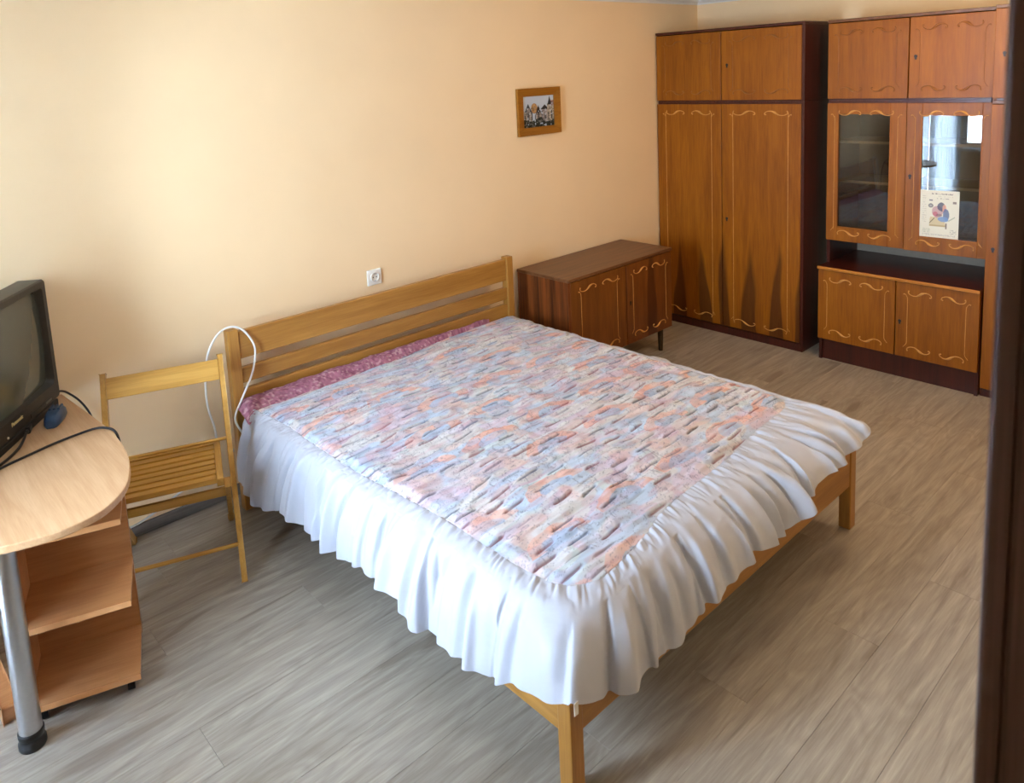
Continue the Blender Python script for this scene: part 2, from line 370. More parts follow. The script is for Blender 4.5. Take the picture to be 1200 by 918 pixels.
# front wall with the doorway the picture is taken through
OX0, OX1, OZ = -1.62, -0.6995, 2.06
wf = MB(); wf.box(XL, OX0 - 0.03, YF - 0.2, YF, -0.002, ZC + 0.012); wf.box(OX1 + 0.03, XR, YF - 0.2, YF, -0.002, ZC + 0.012); wf.box(OX0 - 0.03, OX1 + 0.03, YF - 0.2, YF, OZ + 0.03, ZC + 0.012)
struct('wall_front', wf, M['wall'])
def arc(cx, cy, r, a0, a1, n=6): return [(cx + r * math.cos(math.radians(a0 + (a1 - a0) * i / n)), cy + r * math.sin(math.radians(a0 + (a1 - a0) * i / n))) for i in range(n + 1)]
def jamb_profile(s, x):   # s = +1: body grows to +x ; rounded room-side edge, one groove on the reveal
    yr = YF + 0.012
    p = [(x + s * 0.03, YF - 0.21), (x, YF - 0.21), (x, YF - 0.006), (x + s * 0.002, YF - 0.005), (x + s * 0.002, YF - 0.003), (x, YF - 0.002)]
    p += [(x + s * (0.005 - 0.005 * math.cos(a)), yr - 0.005 + 0.005 * math.sin(a)) for a in [math.radians(15 * i) for i in range(7)]]
    p += [(x + s * 0.085, yr), (x + s * 0.085, YF), (x + s * 0.03, YF)]
    return p
dm = MB(); dm.prism(jamb_profile(1, OX1), 0, OZ + 0.0); dm.prism(jamb_profile(-1, OX0), 0, OZ)
dm.box(OX0 - 0.085, OX1 + 0.085, YF - 0.21, YF + 0.012, OZ, OZ + 0.03)
struct('door_2', dm, M['jamb'], label='dark brown door frame at the right edge of the picture')
# hall behind the doorway
hm = MB(); hm.box(XL, XR * 0 + 0.3, YF - 0.75, YF - 0.7, -0.002, ZC + 0.012); hm.box(0.3, 0.35, YF - 0.75, YF - 0.2, -0.002, ZC + 0.012)
struct('wall_hall', hm, M['wall'])

bb = MB(); bb.box(XL, 3.26, YB - 0.016, YB, 0, 0.05, 0.004, 2)
struct('baseboard_back', bb, M['baseboard'])
def cornice(name, a, b_, inward):
    prof = [(0, 0), (0, -0.022), (0.008, -0.026), (0.014, -0.014), (0.030, -0.006), (0.036, 0.012), (0, 0.012)]
    vs = []; a = Vector(a); b_ = Vector(b_); n = Vector(inward)
    for p in (a, b_):
        for u, w in prof: vs.append(p + n * u + Vector((0, 0, w)))
    k = len(prof); fs = [tuple((i, (i + 1) % k, k + (i + 1) % k, k + i)) for i in range(k)] + [tuple(range(k)), tuple(range(k, 2 * k))]
    struct(name, MB().raw(vs, fs), M['white_trim'])
cornice('trim_1', (XL, YB, ZC), (XR, YB, ZC), (0, -1, 0))
cornice('trim_2', (XR, YB, ZC), (XR, YF, ZC), (-1, 0, 0))

# ------------------------------------------------------------------ cabinet doors with carved mouldings
def scroll_pts(w, h):
    key = [(0.03, 0.95), (0.0, 0.6), (0.06, 0.25), (0.20, 0.05), (0.36, 0.10), (0.48, 0.40), (0.58, 0.72), (0.72, 0.92), (0.86, 0.86), (0.97, 0.55), (0.98, 0.25), (0.91, 0.18)]
    return [(p.x * w, p.y * h) for p in spline([(a, b_, 0) for a, b_ in key], 4)]
class Plane:
    """front plane of a cabinet: a to the right, b up, n out of the front"""
    def __init__(s, o, r, n): s.o = Vector(o); s.r = Vector(r); s.n = Vector(n)
    def __call__(s, a, b_, c=0.0): return s.o + s.r * a + Vector((0, 0, b_)) + s.n * c
    def box(s, mb, a0, a1, b0, b1, c0, c1, bev=0.0):
        p, q = s(a0, b0, c0), s(a1, b1, c1)
        return mb.box(min(p.x, q.x), max(p.x, q.x), min(p.y, q.y), max(p.y, q.y), min(p.z, q.z), max(p.z, q.z), bev, 2)
def mouldings(P, door, a0, a1, b0, b1, mat, ins=None, scale=1.0):
    W_, H_ = a1 - a0, b1 - b0; sw = W_ * 0.29 * scale; sh = 0.030; mid = (a0 + a1) / 2; gap = W_ * 0.055
    line_in = W_ * 0.135 if ins is None else ins
    top_b = b1 - 0.072; bot_b = b0 + 0.038
    for side in (-1, 1):
        for top in (True, False):
            pts = []; rs = []
            sp = scroll_pts(sw, sh)
            for i, (u, v) in enumerate(sp):
                a = mid + side * (gap + sw - u) ; b_ = top_b + v if top else bot_b + sh - v
                pts.append(P(a, b_, 0.0)); t = i / (len(sp) - 1)
                rs.append(0.0024 + 0.0044 * math.exp(-((t - 0.52) / 0.11) ** 2) + 0.0014 * math.exp(-((t - 0.0) / 0.06) ** 2) + 0.0014 * math.exp(-((t - 1.0) / 0.06) ** 2))
            obj('scroll_moulding', MB().tube(pts, rs, 6), mat, door, True)
        a = (a0 + line_in) if side < 0 else (a1 - line_in)
        o_ = -0.022 if side < 0 else 0.022
        ln = [(a + o_, top_b + 0.004), (a + o_ * 0.6, top_b + 0.006), (a + o_ * 0.12, top_b - 0.010), (a, top_b - 0.035), (a, (b0 + b1) / 2), (a, bot_b + 0.065), (a + o_ * 0.12, bot_b + 0.042), (a + o_ * 0.8, bot_b + 0.022)]
        pts = [P(u.x, u.y, 0.0) for u in spline([(u, v, 0) for u, v in ln], 4)]
        rs = [0.0016 + 0.0020 * math.exp(-(i / 3.0) ** 2) for i in range(len(pts))]
        obj('line_moulding', MB().tube(pts, rs, 6), mat, door, True)
def keyhole(P, door, a, b_):
    pts = [P(a, b_, -0.002), P(a, b_, 0.0015)]
    m = MB().tube(pts, 0.009, 12); P.box(m, a - 0.005, a + 0.005, b_ - 0.018, b_, -0.002, 0.0013)
    obj('keyhole', m, M['black'], door)
def solid_door(P, root, a0, a1, b0, b1, mat, inlay, key=None, ins=None, label=None):
    m = MB(); P.box(m, a0, a1, b0, b1, -0.018, 0, 0.002)
    d = obj('door', m, mat, root)
    if label: d['label'] = label
    mouldings(P, d, a0, a1, b0, b1, inlay, ins)
    if key: keyhole(P, d, *key)
    return d

# ---- tall wardrobe in the corner
XW = 3.268
root = thing('wardrobe', 'tall orange-brown wardrobe with two long doors and dark side in the corner', 'wardrobe', (3.52, -0.43, 0))
wy0, wy1, wy2 = 0.112, -0.403, -0.972
P = Plane((XW, wy0, 0), (0, -1, 0), (-1, 0, 0))
Wd = wy0 - wy2
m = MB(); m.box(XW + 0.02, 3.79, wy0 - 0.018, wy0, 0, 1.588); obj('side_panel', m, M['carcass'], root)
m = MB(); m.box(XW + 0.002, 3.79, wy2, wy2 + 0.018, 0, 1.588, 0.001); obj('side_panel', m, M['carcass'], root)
obj('back_panel', MB().box(3.775, 3.79, wy2 + 0.018, wy0 - 0.018, 0.05, 1.588), M['inside'], root)
obj('top_panel', MB().box(XW + 0.006, 3.775, wy2 + 0.018, wy0 - 0.018, 1.572, 1.588), M['carcass'], root)
obj('bottom_panel', MB().box(XW + 0.02, 3.775, wy2 + 0.018, wy0 - 0.018, 0.05, 0.066), M['carcass'], root)
obj('plinth', MB().box(XW + 0.004, XW + 0.02, wy2 + 0.018, wy0 - 0.018, 0, 0.052), M['carcass'], root)
solid_door(P, root, 0.002, wy0 - wy1 - 0.003, 0.058, 1.574, M['veneer_flame'], M['inlay'], ins=0.072)
solid_door(P, root, wy0 - wy1 + 0.003, Wd - 0.020, 0.058, 1.574, M['veneer_flame'], M['inlay'], key=(wy0 + 0.440, 0.811), ins=0.082)
# ---- its top box
root = thing('wardrobe_top_box', 'two-door orange-brown top cupboard standing on the corner wardrobe', 'cupboard', (3.52, -0.43, 1.588))
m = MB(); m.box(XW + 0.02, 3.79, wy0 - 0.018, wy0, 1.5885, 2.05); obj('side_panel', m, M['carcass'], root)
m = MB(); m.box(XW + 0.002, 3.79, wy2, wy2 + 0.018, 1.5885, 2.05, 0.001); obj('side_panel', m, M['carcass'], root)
obj('top_panel', MB().box(XW - 0.004, 3.79, wy2, wy0, 2.05, 2.068, 0.002), M['carcass'], root)
obj('bottom_panel', MB().box(XW + 0.01, 3.79, wy2 + 0.018, wy0 - 0.018, 1.5885, 1.604), M['carcass'], root)
obj('back_panel', MB().box(3.775, 3.79, wy2 + 0.018, wy0 - 0.018, 1.604, 2.05), M['inside'], root)
solid_door(P, root, 0.002, wy0 - wy1 - 0.003, 1.600, 2.046, M['veneer'], M['inlay_dark'], ins=0.072)
solid_door(P, root, wy0 - wy1 + 0.003, Wd - 0.020, 1.600, 2.046, M['veneer'], M['inlay_dark'], key=(wy0 + 0.447, 1.829), ins=0.082)

# ---- middle section: low cupboard with worktop, glazed cupboard on it, top cupboard
cy0, cs, cy1 = -1.083, -1.5364, -1.9600
XC, XLOW, XB_ = 3.332, 3.234, 3.76
root = thing('low_cupboard', 'low two-door cupboard with dark worktop under the glazed cupboard', 'cupboard', (3.5, -1.52, 0))
P = Plane((XLOW, cy0 - 0.004, 0), (0, -1, 0), (-1, 0, 0)); aS = cy0 - 0.004 - cs; aE = cy0 - 0.004 - cy1
obj('worktop', MB().box(XLOW - 0.004, XB_, cy1, cy0, 0.577, 0.5935, 0.002), M['carcass'], root)
obj('worktop_edge', MB().box(XLOW - 0.010, XLOW - 0.0035, cy1, cy0 + 0.001, 0.576, 0.5938, 0.0025, 2), M['edge'], root)
obj('side_panel', MB().box(XLOW + 0.02, XB_, cy0 - 0.022, cy0 - 0.004, 0.0, 0.577), M['carcass'], root)
obj('side_panel', MB().box(XLOW + 0.02, XB_, cy1, cy1 + 0.018, 0.0, 0.577), M['carcass'], root)
obj('bottom_panel', MB().box(XLOW + 0.02, XB_, cy1 + 0.018, cy0 - 0.022, 0.137, 0.153), M['carcass'], root)
obj('plinth', MB().box(XLOW + 0.035, XLOW + 0.05, cy1 + 0.018, cy0 - 0.022, 0.0, 0.137), M['carcass'], root)
obj('back_panel', MB().box(XB_ - 0.01, XB_, cy1 + 0.018, cy0 - 0.022, 0.153, 0.577), M['inside'], root)
solid_door(P, root, 0.0, aS - 0.003, 0.137, 0.573, M['veneer'], M['inlay'], ins=0.055)
solid_door(P, root, aS + 0.003, aE - 0.002, 0.137, 0.573, M['veneer'], M['inlay'], key=(aS + 0.026, 0.345), ins=0.062)

root = thing('glazed_cupboard', 'cupboard with two glass doors above the open niche', 'cupboard', (3.55, -1.52, 0.5938))
P = Plane((XC, cy0, 0), (0, -1, 0), (-1, 0, 0)); aS = cy0 - cs; aE = cy0 - cy1
for y in (cy0 - 0.018, cy1):
    obj('side_panel', MB().box(XC + 0.02, XB_, y, y + 0.018, 0.5938, 1.588), M['carcass'], root)
obj('bottom_panel', MB().box(XC + 0.02, XB_, cy1 + 0.018, cy0 - 0.018, 0.737, 0.753), M['carcass'], root)
obj('top_panel', MB().box(XC + 0.006, XB_, cy1 + 0.018, cy0 - 0.018, 1.572, 1.588), M['carcass'], root)
obj('back_panel', MB().box(XB_ - 0.008, XB_, cy1 + 0.018, cy0 - 0.018, 0.753, 1.572), M['inside'], root)
obj('niche_back', MB().box(XB_ - 0.008, XB_, cy1 + 0.018, cy0 - 0.018, 0.5938, 0.737), plain('grey_fibreboard', rgb(150, 138, 122), 0.7), root)
for z in (1.098, 1.340):
    obj('shelf', MB().box(XC + 0.12, XB_ - 0.008, cy1 + 0.018, cy0 - 0.018, z - 0.016, z), M['shelf'], root)
def glass_door(a0, a1, b0, b1, oa0, oa1, ob0, ob1, key):
    m = MB(); t = (-0.018, 0.0)
    P.box(m, a0, oa0, b0, b1, *t, 0.002); P.box(m, oa1, a1, b0, b1, *t, 0.002); P.box(m, oa0, oa1, b0, ob0, *t, 0.002); P.box(m, oa0, oa1, ob1, b1, *t, 0.002)
    d = obj('door', m, M['veneer'], root)
    g = MB(); P.box(g, oa0 - 0.004, oa1 + 0.004, ob0 - 0.004, ob1 + 0.004, -0.0125, -0.0095); obj('glass_pane', g, M['glass'], d)
    mm = MB()
    for q in ((oa0 - 0.006, oa0 + 0.002, ob0, ob1), (oa1 - 0.002, oa1 + 0.006, ob0, ob1), (oa0, oa1, ob0 - 0.006, ob0 + 0.002), (oa0, oa1, ob1 - 0.002, ob1 + 0.006)): P.box(mm, *q, -0.008, 0.002, 0.001)
    obj('glazing_bead', mm, M['veneer'], d)
    mouldings(P, d, a0, a1, b0, b1, M['inlay'], ins=0.045)
    if key: keyhole(P, d, *key)
    return d
glass_door(0.002, aS - 0.003, 0.740, 1.574, 0.068, 0.364, 0.828, 1.511, None)
gd = glass_door(aS + 0.003, aE - 0.002, 0.740, 1.574, cy0 + 1.619, cy0 + 1.908, 0.828, 1.507, (cy0 + 1.564, 1.167))

# the right glass door stands a crack open on its right-hand hinge and its pane sits slightly askew in the frame
def swing(o, hx, hy, ang):
    m_ = Matrix.Translation((hx, hy, 0)) @ Matrix.Rotation(ang, 4, 'Z') @ Matrix.Translation((-hx, -hy, 0)); o.matrix_basis = m_; return m_
m1 = swing(gd, XC - 3.55, cy1 + 0.002 + 1.52, math.radians(2.0))
pane = [ch for ch in gd.children if ch.name.startswith('glass_pane')][0]
m2 = swing(pane, XC + 0.011 - 3.55, -1.763 + 1.52, math.radians(1.9))
pane_matrix = Matrix.Translation((3.55, -1.52, 0.5938)) @ m1 @ m2 @ Matrix.Translation((-3.55, 1.52, -0.5938))

root = thing('top_cupboard', 'two-door top cupboard above the glazed cupboard', 'cupboard', (3.55, -1.52, 1.588))
for y in (cy0 - 0.018, cy1): obj('side_panel', MB().box(XC + 0.02, XB_, y, y + 0.018, 1.5885, 2.044), M['carcass'], root)
obj('top_panel', MB().box(XC - 0.004, XB_, cy1, cy0, 2.044, 2.062, 0.002), M['top_brown'], root)
obj('bottom_panel', MB().box(XC + 0.01, XB_, cy1 + 0.018, cy0 - 0.018, 1.5885, 1.604), M['carcass'], root)
obj('back_panel', MB().box(XB_ - 0.008, XB_, cy1 + 0.018, cy0 - 0.018, 1.604, 2.044), M['inside'], root)
solid_door(P, root, 0.002, aS - 0.003, 1.600, 2.040, M['veneer'], M['inlay_dark'], ins=0.062)
solid_door(P, root, aS + 0.003, aE - 0.002, 1.600, 2.040, M['veneer'], M['inlay_dark'], key=(cy0 + 1.572, 1.829), ins=0.052)

# ---- narrow tall cupboard at the right and its top box
ty0, ty1 = -1.9640, -2.52
P = Plane((XW, ty0, 0), (0, -1, 0), (-1, 0, 0)); Wt = ty0 - ty1
for nm, lab, z0, z1, key in (('tall_cupboard', 'tall single-door cupboard standing to the right of the glazed cupboard', 0.0, 1.588, (0.034, 0.816)),
                             ('tall_cupboard_top_box', 'single-door top box standing on the tall cupboard at the right', 1.5885, 2.066, (0.047, 1.826))):
    root = thing(nm, lab, 'cupboard', (3.52, -2.24, z0))
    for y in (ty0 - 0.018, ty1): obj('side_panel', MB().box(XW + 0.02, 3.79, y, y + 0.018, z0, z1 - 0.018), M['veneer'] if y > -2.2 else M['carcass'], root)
    obj('top_panel', MB().box(XW - 0.003 if z0 > 1 else XW + 0.006, 3.79, ty1, ty0, z1 - 0.018, z1 - 0.0005, 0.002), M['top_brown'], root)
    obj('back_panel', MB().box(3.775, 3.79, ty1 + 0.018, ty0 - 0.018, z0 + 0.04, z1 - 0.018), M['inside'], root)
    if z0 == 0: obj('plinth', MB().box(XW + 0.008, XW + 0.02, ty1 + 0.018, ty0 - 0.0, 0, 0.04), M['carcass'], root)
    else: obj('bottom_panel', MB().box(XW + 0.01, 3.775, ty1 + 0.018, ty0 - 0.018, z0, z0 + 0.016), M['carcass'], root)
    solid_door(P, root, 0.001, Wt - 0.002, z0 + (0.045 if z0 == 0 else 0.012), z1 - 0.020, M['veneer'], M['inlay'], key=key, ins=0.10)

# ---- low cabinet on legs beside the bed
nx0, nx1, ny, nyb, nz = 1.827, 2.805, -0.316, 0.10, 0.683
root = thing('bedside_cabinet', 'low brown two-door cabinet on legs between headboard and wardrobe', 'cabinet', ((nx0 + nx1) / 2, -0.1, 0))
P = Plane((nx0, ny, 0), (1, 0, 0), (0, -1, 0))
obj('top', MB().box(nx0 - 0.002, nx1 + 0.006, ny - 0.004, nyb, nz - 0.018, nz, 0.002), M['top_brown'], root)
obj('side_panel', MB().box(nx0, nx0 + 0.018, ny + 0.002, nyb - 0.004, 0.158, nz - 0.018), M['veneer_stripe'], root)
obj('side_panel', MB().box(nx1 - 0.018, nx1, ny + 0.02, nyb - 0.004, 0.158, nz - 0.018), M['veneer_stripe'], root)
obj('bottom_panel', MB().box(nx0 + 0.018, nx1 - 0.018, ny + 0.02, nyb - 0.004, 0.158, 0.176), M['carcass'], root)
obj('back_panel', MB().box(nx0 + 0.018, nx1 - 0.018, nyb - 0.014, nyb - 0.004, 0.176, nz - 0.018), M['inside'], root)
solid_door(P, root, 0.020, 0.512, 0.158, 0.660, M['veneer_brown'], M['inlay'], ins=0.085)
solid_door(P, root, 0.518, nx1 - nx0 - 0.002, 0.158, 0.660, M['veneer_night'], M['inlay'], key=(0.552, 0.42), ins=0.062)
for lx, ly in ((nx0 + 0.07, ny + 0.045), (nx1 - 0.07, ny + 0.045), (nx0 + 0.07, nyb - 0.05), (nx1 - 0.07, nyb - 0.05)):
    obj('leg', MB().lathe([(0.013, 0), (0.014, 0.004), (0.020, 0.158)], (lx, ly, 0), 14), M['leg_dark'], root, True, angle=50)

# ------------------------------------------------------------------ bed
bt = 0.047; X1 = 1.66; YFB = -1.986; hy0, hy1 = -0.05, -0.003
bed = thing('double_bed', 'honey-coloured wooden double bed with a slatted headboard', 'bed', (0.83, -1.0, 0))
for x in (0.0, X1 - bt):
    obj('headboard_post', MB().box(x, x + bt, hy0, hy1, 0, 0.818, 0.004, 2), M['bedZ'], bed)
    obj('leg', MB().box(x, x + bt, YFB, YFB + bt, 0, 0.345, 0.004, 2), M['bedZ'], bed)
for z0, z1 in ((0.683, 0.806), (0.573, 0.642), (0.36, 0.545)):
    obj('headboard_slat', MB().box(bt, X1 - bt, hy0 + 0.008, hy1 - 0.012, z0, z1, 0.004, 2), M['bedX'], bed)
obj('foot_rail', MB().box(bt, X1 - bt, YFB + 0.004, YFB + 0.032, 0.185, 0.345, 0.003, 2), M['bedX'], bed)
obj('side_rail', MB().box(0.004, 0.032, YFB + bt, hy0, 0.185, 0.345, 0.003, 2), M['bedY'], bed)
obj('side_rail', MB().box(X1 - 0.032, X1 - 0.004, YFB + bt, hy0, 0.185, 0.345, 0.003, 2), M['bedY'], bed)
for k in range(12):
    y = -0.15 - k * 0.155
    obj('bed_slat', MB().box(0.032, X1 - 0.032, y - 0.035, y + 0.035, 0.262, 0.28, 0.002), M['bedX'], bed)
mt = MB().box(0.045, 1.60, -1.925, -0.058, 0.28, 0.462, 0.045, 4)
tag(obj('mattress', mt, M['mattress'], None, True), 'pale mattress on the bed under the bedspread', 'mattress')

# ------------------------------------------------------------------ bedspread
def vnoise(x, y, seed=0):
    r = np.random.default_rng(seed).random((256, 256)); xi = np.floor(x).astype(int); yi = np.floor(y).astype(int); fx = x - xi; fy = y - yi
    fx = fx * fx * (3 - 2 * fx); fy = fy * fy * (3 - 2 * fy); g = lambda a, b_: r[a % 256, b_ % 256]
    return (g(xi, yi) * (1 - fx) + g(xi + 1, yi) * fx) * (1 - fy) + (g(xi, yi + 1) * (1 - fx) + g(xi + 1, yi + 1) * fx) * fy
def hash2(i, j, k=0):
    v = np.sin(i * 127.1 + j * 311.7 + k * 74.7) * 43758.5453; return v - np.floor(v)
def sm(a, b_, x): t = np.clip((x - a) / (b_ - a), 0, 1); return t * t * (3 - 2 * t)

spread = thing('bedspread', 'pastel puckered bedspread with a wide white frill covering the bed', 'bedspread', (0.83, -1.0, 0.2))
seam_key = [(0.045, -0.150), (0.060, -0.28), (0.068, -0.42), (0.062, -0.60), (0.067, -0.945), (0.086, -1.18), (0.098, -1.39), (0.096, -1.60), (0.098, -1.74), (0.115, -1.835), (0.165, -1.890), (0.25, -1.910), (0.44, -1.882), (0.63, -1.838), (0.99, -1.818), (1.27, -1.786), (1.47, -1.775), (1.545, -1.745), (1.578, -1.67), (1.585, -1.45), (1.585, -1.0), (1.587, -0.5), (1.590, -0.062)]
seam = spline([(a, b_, 0) for a, b_ in seam_key], 24)
head_key = [(1.590, -0.062), (1.40, -0.060), (1.2, -0.075), (0.95, -0.105), (0.6, -0.135), (0.3, -0.150), (0.045, -0.150)]
poly = np.array([(p.x, p.y) for p in seam] + [(p.x, p.y) for p in spline([(a, b_, 0) for a, b_ in head_key], 16)][1:-1])

def poly_dist(px, py, poly):
    """signed distance (negative inside) and nearest boundary point"""
    best = np.full(px.shape, 1e9); bx = np.zeros(px.shape); by = np.zeros(px.shape); inside = np.zeros(px.shape, bool)
    n = len(poly)
    for i in range(n):
        a = poly[i]; b_ = poly[(i + 1) % n]; d = b_ - a; l2 = d @ d + 1e-12
        t = np.clip(((px - a[0]) * d[0] + (py - a[1]) * d[1]) / l2, 0, 1); qx = a[0] + t * d[0]; qy = a[1] + t * d[1]
        dd = (px - qx) ** 2 + (py - qy) ** 2; k = dd < best; best = np.where(k, dd, best); bx = np.where(k, qx, bx); by = np.where(k, qy, by)
        c = ((a[1] > py) != (b_[1] > py))
        with np.errstate(divide='ignore', invalid='ignore'): xi = a[0] + (py - a[1]) * d[0] / (d[1] if d[1] != 0 else 1e-12)
        inside ^= c & (px < xi)
    s = np.sqrt(best); return np.where(inside, -s, s), bx, by

def quilt_height(x, y):
    rp = 0.043; cl = 0.145
    yy = y + 0.016 * (vnoise(x * 5 + 9, y * 3 + 40, 3) - 0.5) + 0.005 * np.sin(x * 9)
    row = np.floor(yy / rp); fy = yy / rp - row
    off = (np.mod(row, 2) * 0.5) + 0.5 * (hash2(row, row * 0 + 3) - 0.5)
    cx = x / cl + off
    ci = np.floor(cx); fx = cx - ci
    half = 0.30 + 0.14 * hash2(ci, row, 1); ctr = 0.5 + 0.16 * (hash2(ci, row, 4) - 0.5)
    lm = 1 - sm(half * 0.6, half, np.abs(fx - ctr))
    lm = lm * sm(0.05, 0.8, hash2(ci, row, 6))
    dy = fy - 0.16 - 0.10 * (fx - ctr)
    groove = np.exp(-(dy / 0.075) ** 2)
    lip = sm(0.02, 0.30, dy) * (1 - sm(0.30, 1.0, dy))
    h = 0.0022 * lip * lm - 0.010 * groove * lm
    h += 0.0085 * (vnoise(x * 7 + y * 4, y * 50, 8) - 0.5) + 0.0042 * (vnoise(x * 16, y * 90, 10) - 0.5) + 0.0048 * (vnoise(x * 30, y * 40, 9) - 0.5) + 0.010 * (vnoise(x * 9, y * 15, 12) - 0.5)
    return h, row, ci, fx, dy, lm

PAL = np.array([[lin(a), lin(b_), lin(c)] for a, b_, c in ((206, 194, 208), (194, 208, 220), (200, 211, 212), (209, 208, 212), (203, 189, 203), (186, 202, 220), (211, 207, 205), (198, 195, 213))])
PEACH = np.array([lin(222), lin(172), lin(154)]); BLUE = np.array([lin(166), lin(182), lin(206)]); MAUVE = np.array([lin(158), lin(104), lin(122)]); INK = np.array([lin(84), lin(88), lin(108)]); ROSE = np.array([lin(196), lin(146), lin(156)])
def quilt_colour(x, y):
    h, row, ci, fx, fy, lm = quilt_height(x, y)
    # printed patches: soft-edged pieces of different tints
    wx = x + 0.05 * (vnoise(x * 11, y * 11, 21) - 0.5); wy = y + 0.04 * (vnoise(x * 11 + 50, y * 11, 22) - 0.5)
    c = np.zeros(x.shape + (3,)); c[:] = PAL[3]
    for k in range(7):
        f = sm(0.53, 0.63, vnoise(wx * 10 + 13 * k, wy * 19 + 29 * k, 60 + k))[..., None]; c = c * (1 - 0.85 * f) + PAL[k] * 0.85 * f
    # fan motif: peach arch over a blue fan on a staggered lattice
    lx, ly = 0.31, 0.20
    jr = np.floor(y / ly); fu = x / lx + 0.37 * jr; iu = np.floor(fu); ux = (fu - iu - 0.5) * lx; uy = (y / ly - jr - 0.40) * ly
    wob = 1 + 0.22 * (vnoise(x * 28, y * 28, 31) - 0.5)
    rad = np.sqrt((ux / 2.0) ** 2 + uy ** 2) * wob; keep = hash2(iu, jr, 5) > 0.12
    arch = keep & (uy > -0.012) & (rad > 0.034) & (rad < 0.064); fan = keep & (uy > -0.018) & (rad <= 0.034)
    tint = (0.42 + 0.58 * vnoise(x * 25, y * 30, 33))[..., None]
    c = np.where(arch[..., None], c * (1 - tint) + PEACH * tint, c); c = np.where(fan[..., None], c * (1 - tint) + BLUE * tint, c)
    # scattered rose and blue blotches
    b1 = sm(0.70, 0.80, vnoise(x * 17, y * 26, 41))[..., None]; b2 = sm(0.70, 0.80, vnoise(x * 15 + 30, y * 24, 42))[..., None]; b3 = sm(0.74, 0.84, vnoise(x * 11 + 70, y * 18, 43))[..., None]
    c = c * (1 - 0.30 * b1) + ROSE * 0.30 * b1; c = c * (1 - 0.5 * b2) + BLUE * 0.5 * b2; c = c * (1 - 0.35 * b3) + PEACH * 0.35 * b3
    bnd = vnoise(x * 6 + y * 4, y * 85, 57)[..., None]; c = c * (0.90 + 0.20 * bnd); bp_ = sm(0.62, 0.74, vnoise(x * 7 + 60, y * 75, 58))[..., None]; c = c * (1 - 0.22 * bp_) + ROSE * 0.22 * bp_
    # thin printed ink lines
    n = vnoise(x * 34, y * 44, 51) + 0.5 * vnoise(x * 70, y * 90, 52); ln = (1 - sm(0.0, 0.035, np.abs(n - 0.75)))[..., None]
    c = c * (1 - 0.5 * ln) + INK * 0.5 * ln
    n = vnoise(x * 50 + 9, y * 22, 53); ln = (1 - sm(0.0, 0.03, np.abs(n - 0.5)))[..., None]; pk = sm(0.45, 0.6, vnoise(x * 6, y * 6, 54))[..., None]
    c = c * (1 - 0.45 * ln * pk) + INK * 0.45 * ln * pk
    n = vnoise(x * 95 + 17, y * 60 + 3, 55); ln = (1 - sm(0.0, 0.06, np.abs(n - 0.5)))[..., None]; pk = sm(0.5, 0.65, vnoise(x * 13 + 5, y * 17, 56))[..., None]
    c = c * (1 - 0.4 * ln * pk) + INK * 0.4 * ln * pk
    # shade of the folds painted along the gathers in dark rose, blue or slate
    fold_shade = np.exp(-((fy - 0.04) / 0.06) ** 2) * np.clip(lm * 1.4, 0, 1); hc = hash2(ci, row, 7); shade_col = np.where((hc < 0.35)[..., None], np.array([lin(128), lin(52), lin(66)]), np.where((hc < 0.65)[..., None], np.array([lin(58), lin(74), lin(108)]), INK * 0.5))
    c = c * (1 - 0.8 * fold_shade[..., None]) + shade_col * 0.8 * fold_shade[..., None]
    return c

def grid_object(name, X, Y, Z, mat, parent, colour=None, keepmask=None):
    n, mm = X.shape; rl = root_of(parent).location
    V = np.stack([X - rl.x, Y - rl.y, Z - rl.z], -1).reshape(-1, 3)
    idx = np.arange(n * mm).reshape(n, mm); q = np.stack([idx[:-1, :-1], idx[1:, :-1], idx[1:, 1:], idx[:-1, 1:]], -1).reshape(-1, 4)
    if keepmask is not None:
        q = q[keepmask.reshape(-1)]; used = np.unique(q); rem = np.full(n * mm, -1); rem[used] = np.arange(len(used)); q = rem[q]; V = V[used]
        if colour is not None: colour = colour.reshape(-1, 3)[used]
    me = bpy.data.meshes.new(name); me.vertices.add(len(V)); me.vertices.foreach_set('co', V.astype(np.float32).ravel())
    me.loops.add(q.size); me.loops.foreach_set('vertex_index', q.astype(np.int32).ravel())
    me.polygons.add(len(q)); me.polygons.foreach_set('loop_start', np.arange(0, q.size, 4, dtype=np.int32)); me.polygons.foreach_set('use_smooth', np.ones(len(q), bool))
    me.update(calc_edges=True); me.validate()
    if colour is not None:
        at = me.color_attributes.new('print', 'FLOAT_COLOR', 'POINT'); c4 = np.concatenate([colour.reshape(-1, 3), np.ones((len(V), 1))], 1); at.data.foreach_set('color', c4.astype(np.float32).ravel())
    me.materials.append(mat); o = bpy.data.objects.new(name, me); COL.objects.link(o); o.parent = parent; return o

gx, gy = np.meshgrid(np.arange(0.03, 1.61, 0.0045), np.arange(-1.93, -0.04, 0.0032), indexing='ij')
sd, bx, by = poly_dist(gx, gy, poly)
cen = (sd[:-1, :-1] + sd[1:, :-1] + sd[1:, 1:] + sd[:-1, 1:]) / 4
keepq = (cen < 0.0)
outv = sd > 0
qx = np.where(outv, bx, gx); qy = np.where(outv, by, gy); sdc = np.where(outv, 0.0, -sd)
h = quilt_height(qx, qy)[0]
edge = 1 - sm(0.0, 0.035, sdc)
zq = 0.493 + 0.009 * sm(0.0, 0.3, sdc) + h * (0.35 + 0.65 * sm(0, 0.03, sdc)) - 0.010 * edge - 0.012 * outv + 0.010 * (vnoise(qx * 3, qy * 3, 61) - 0.5) * sm(0.0, 0.2, sdc)
grid_object('quilted_top', qx, qy, zq, M['quilt'], spread, quilt_colour(qx, qy), keepq)

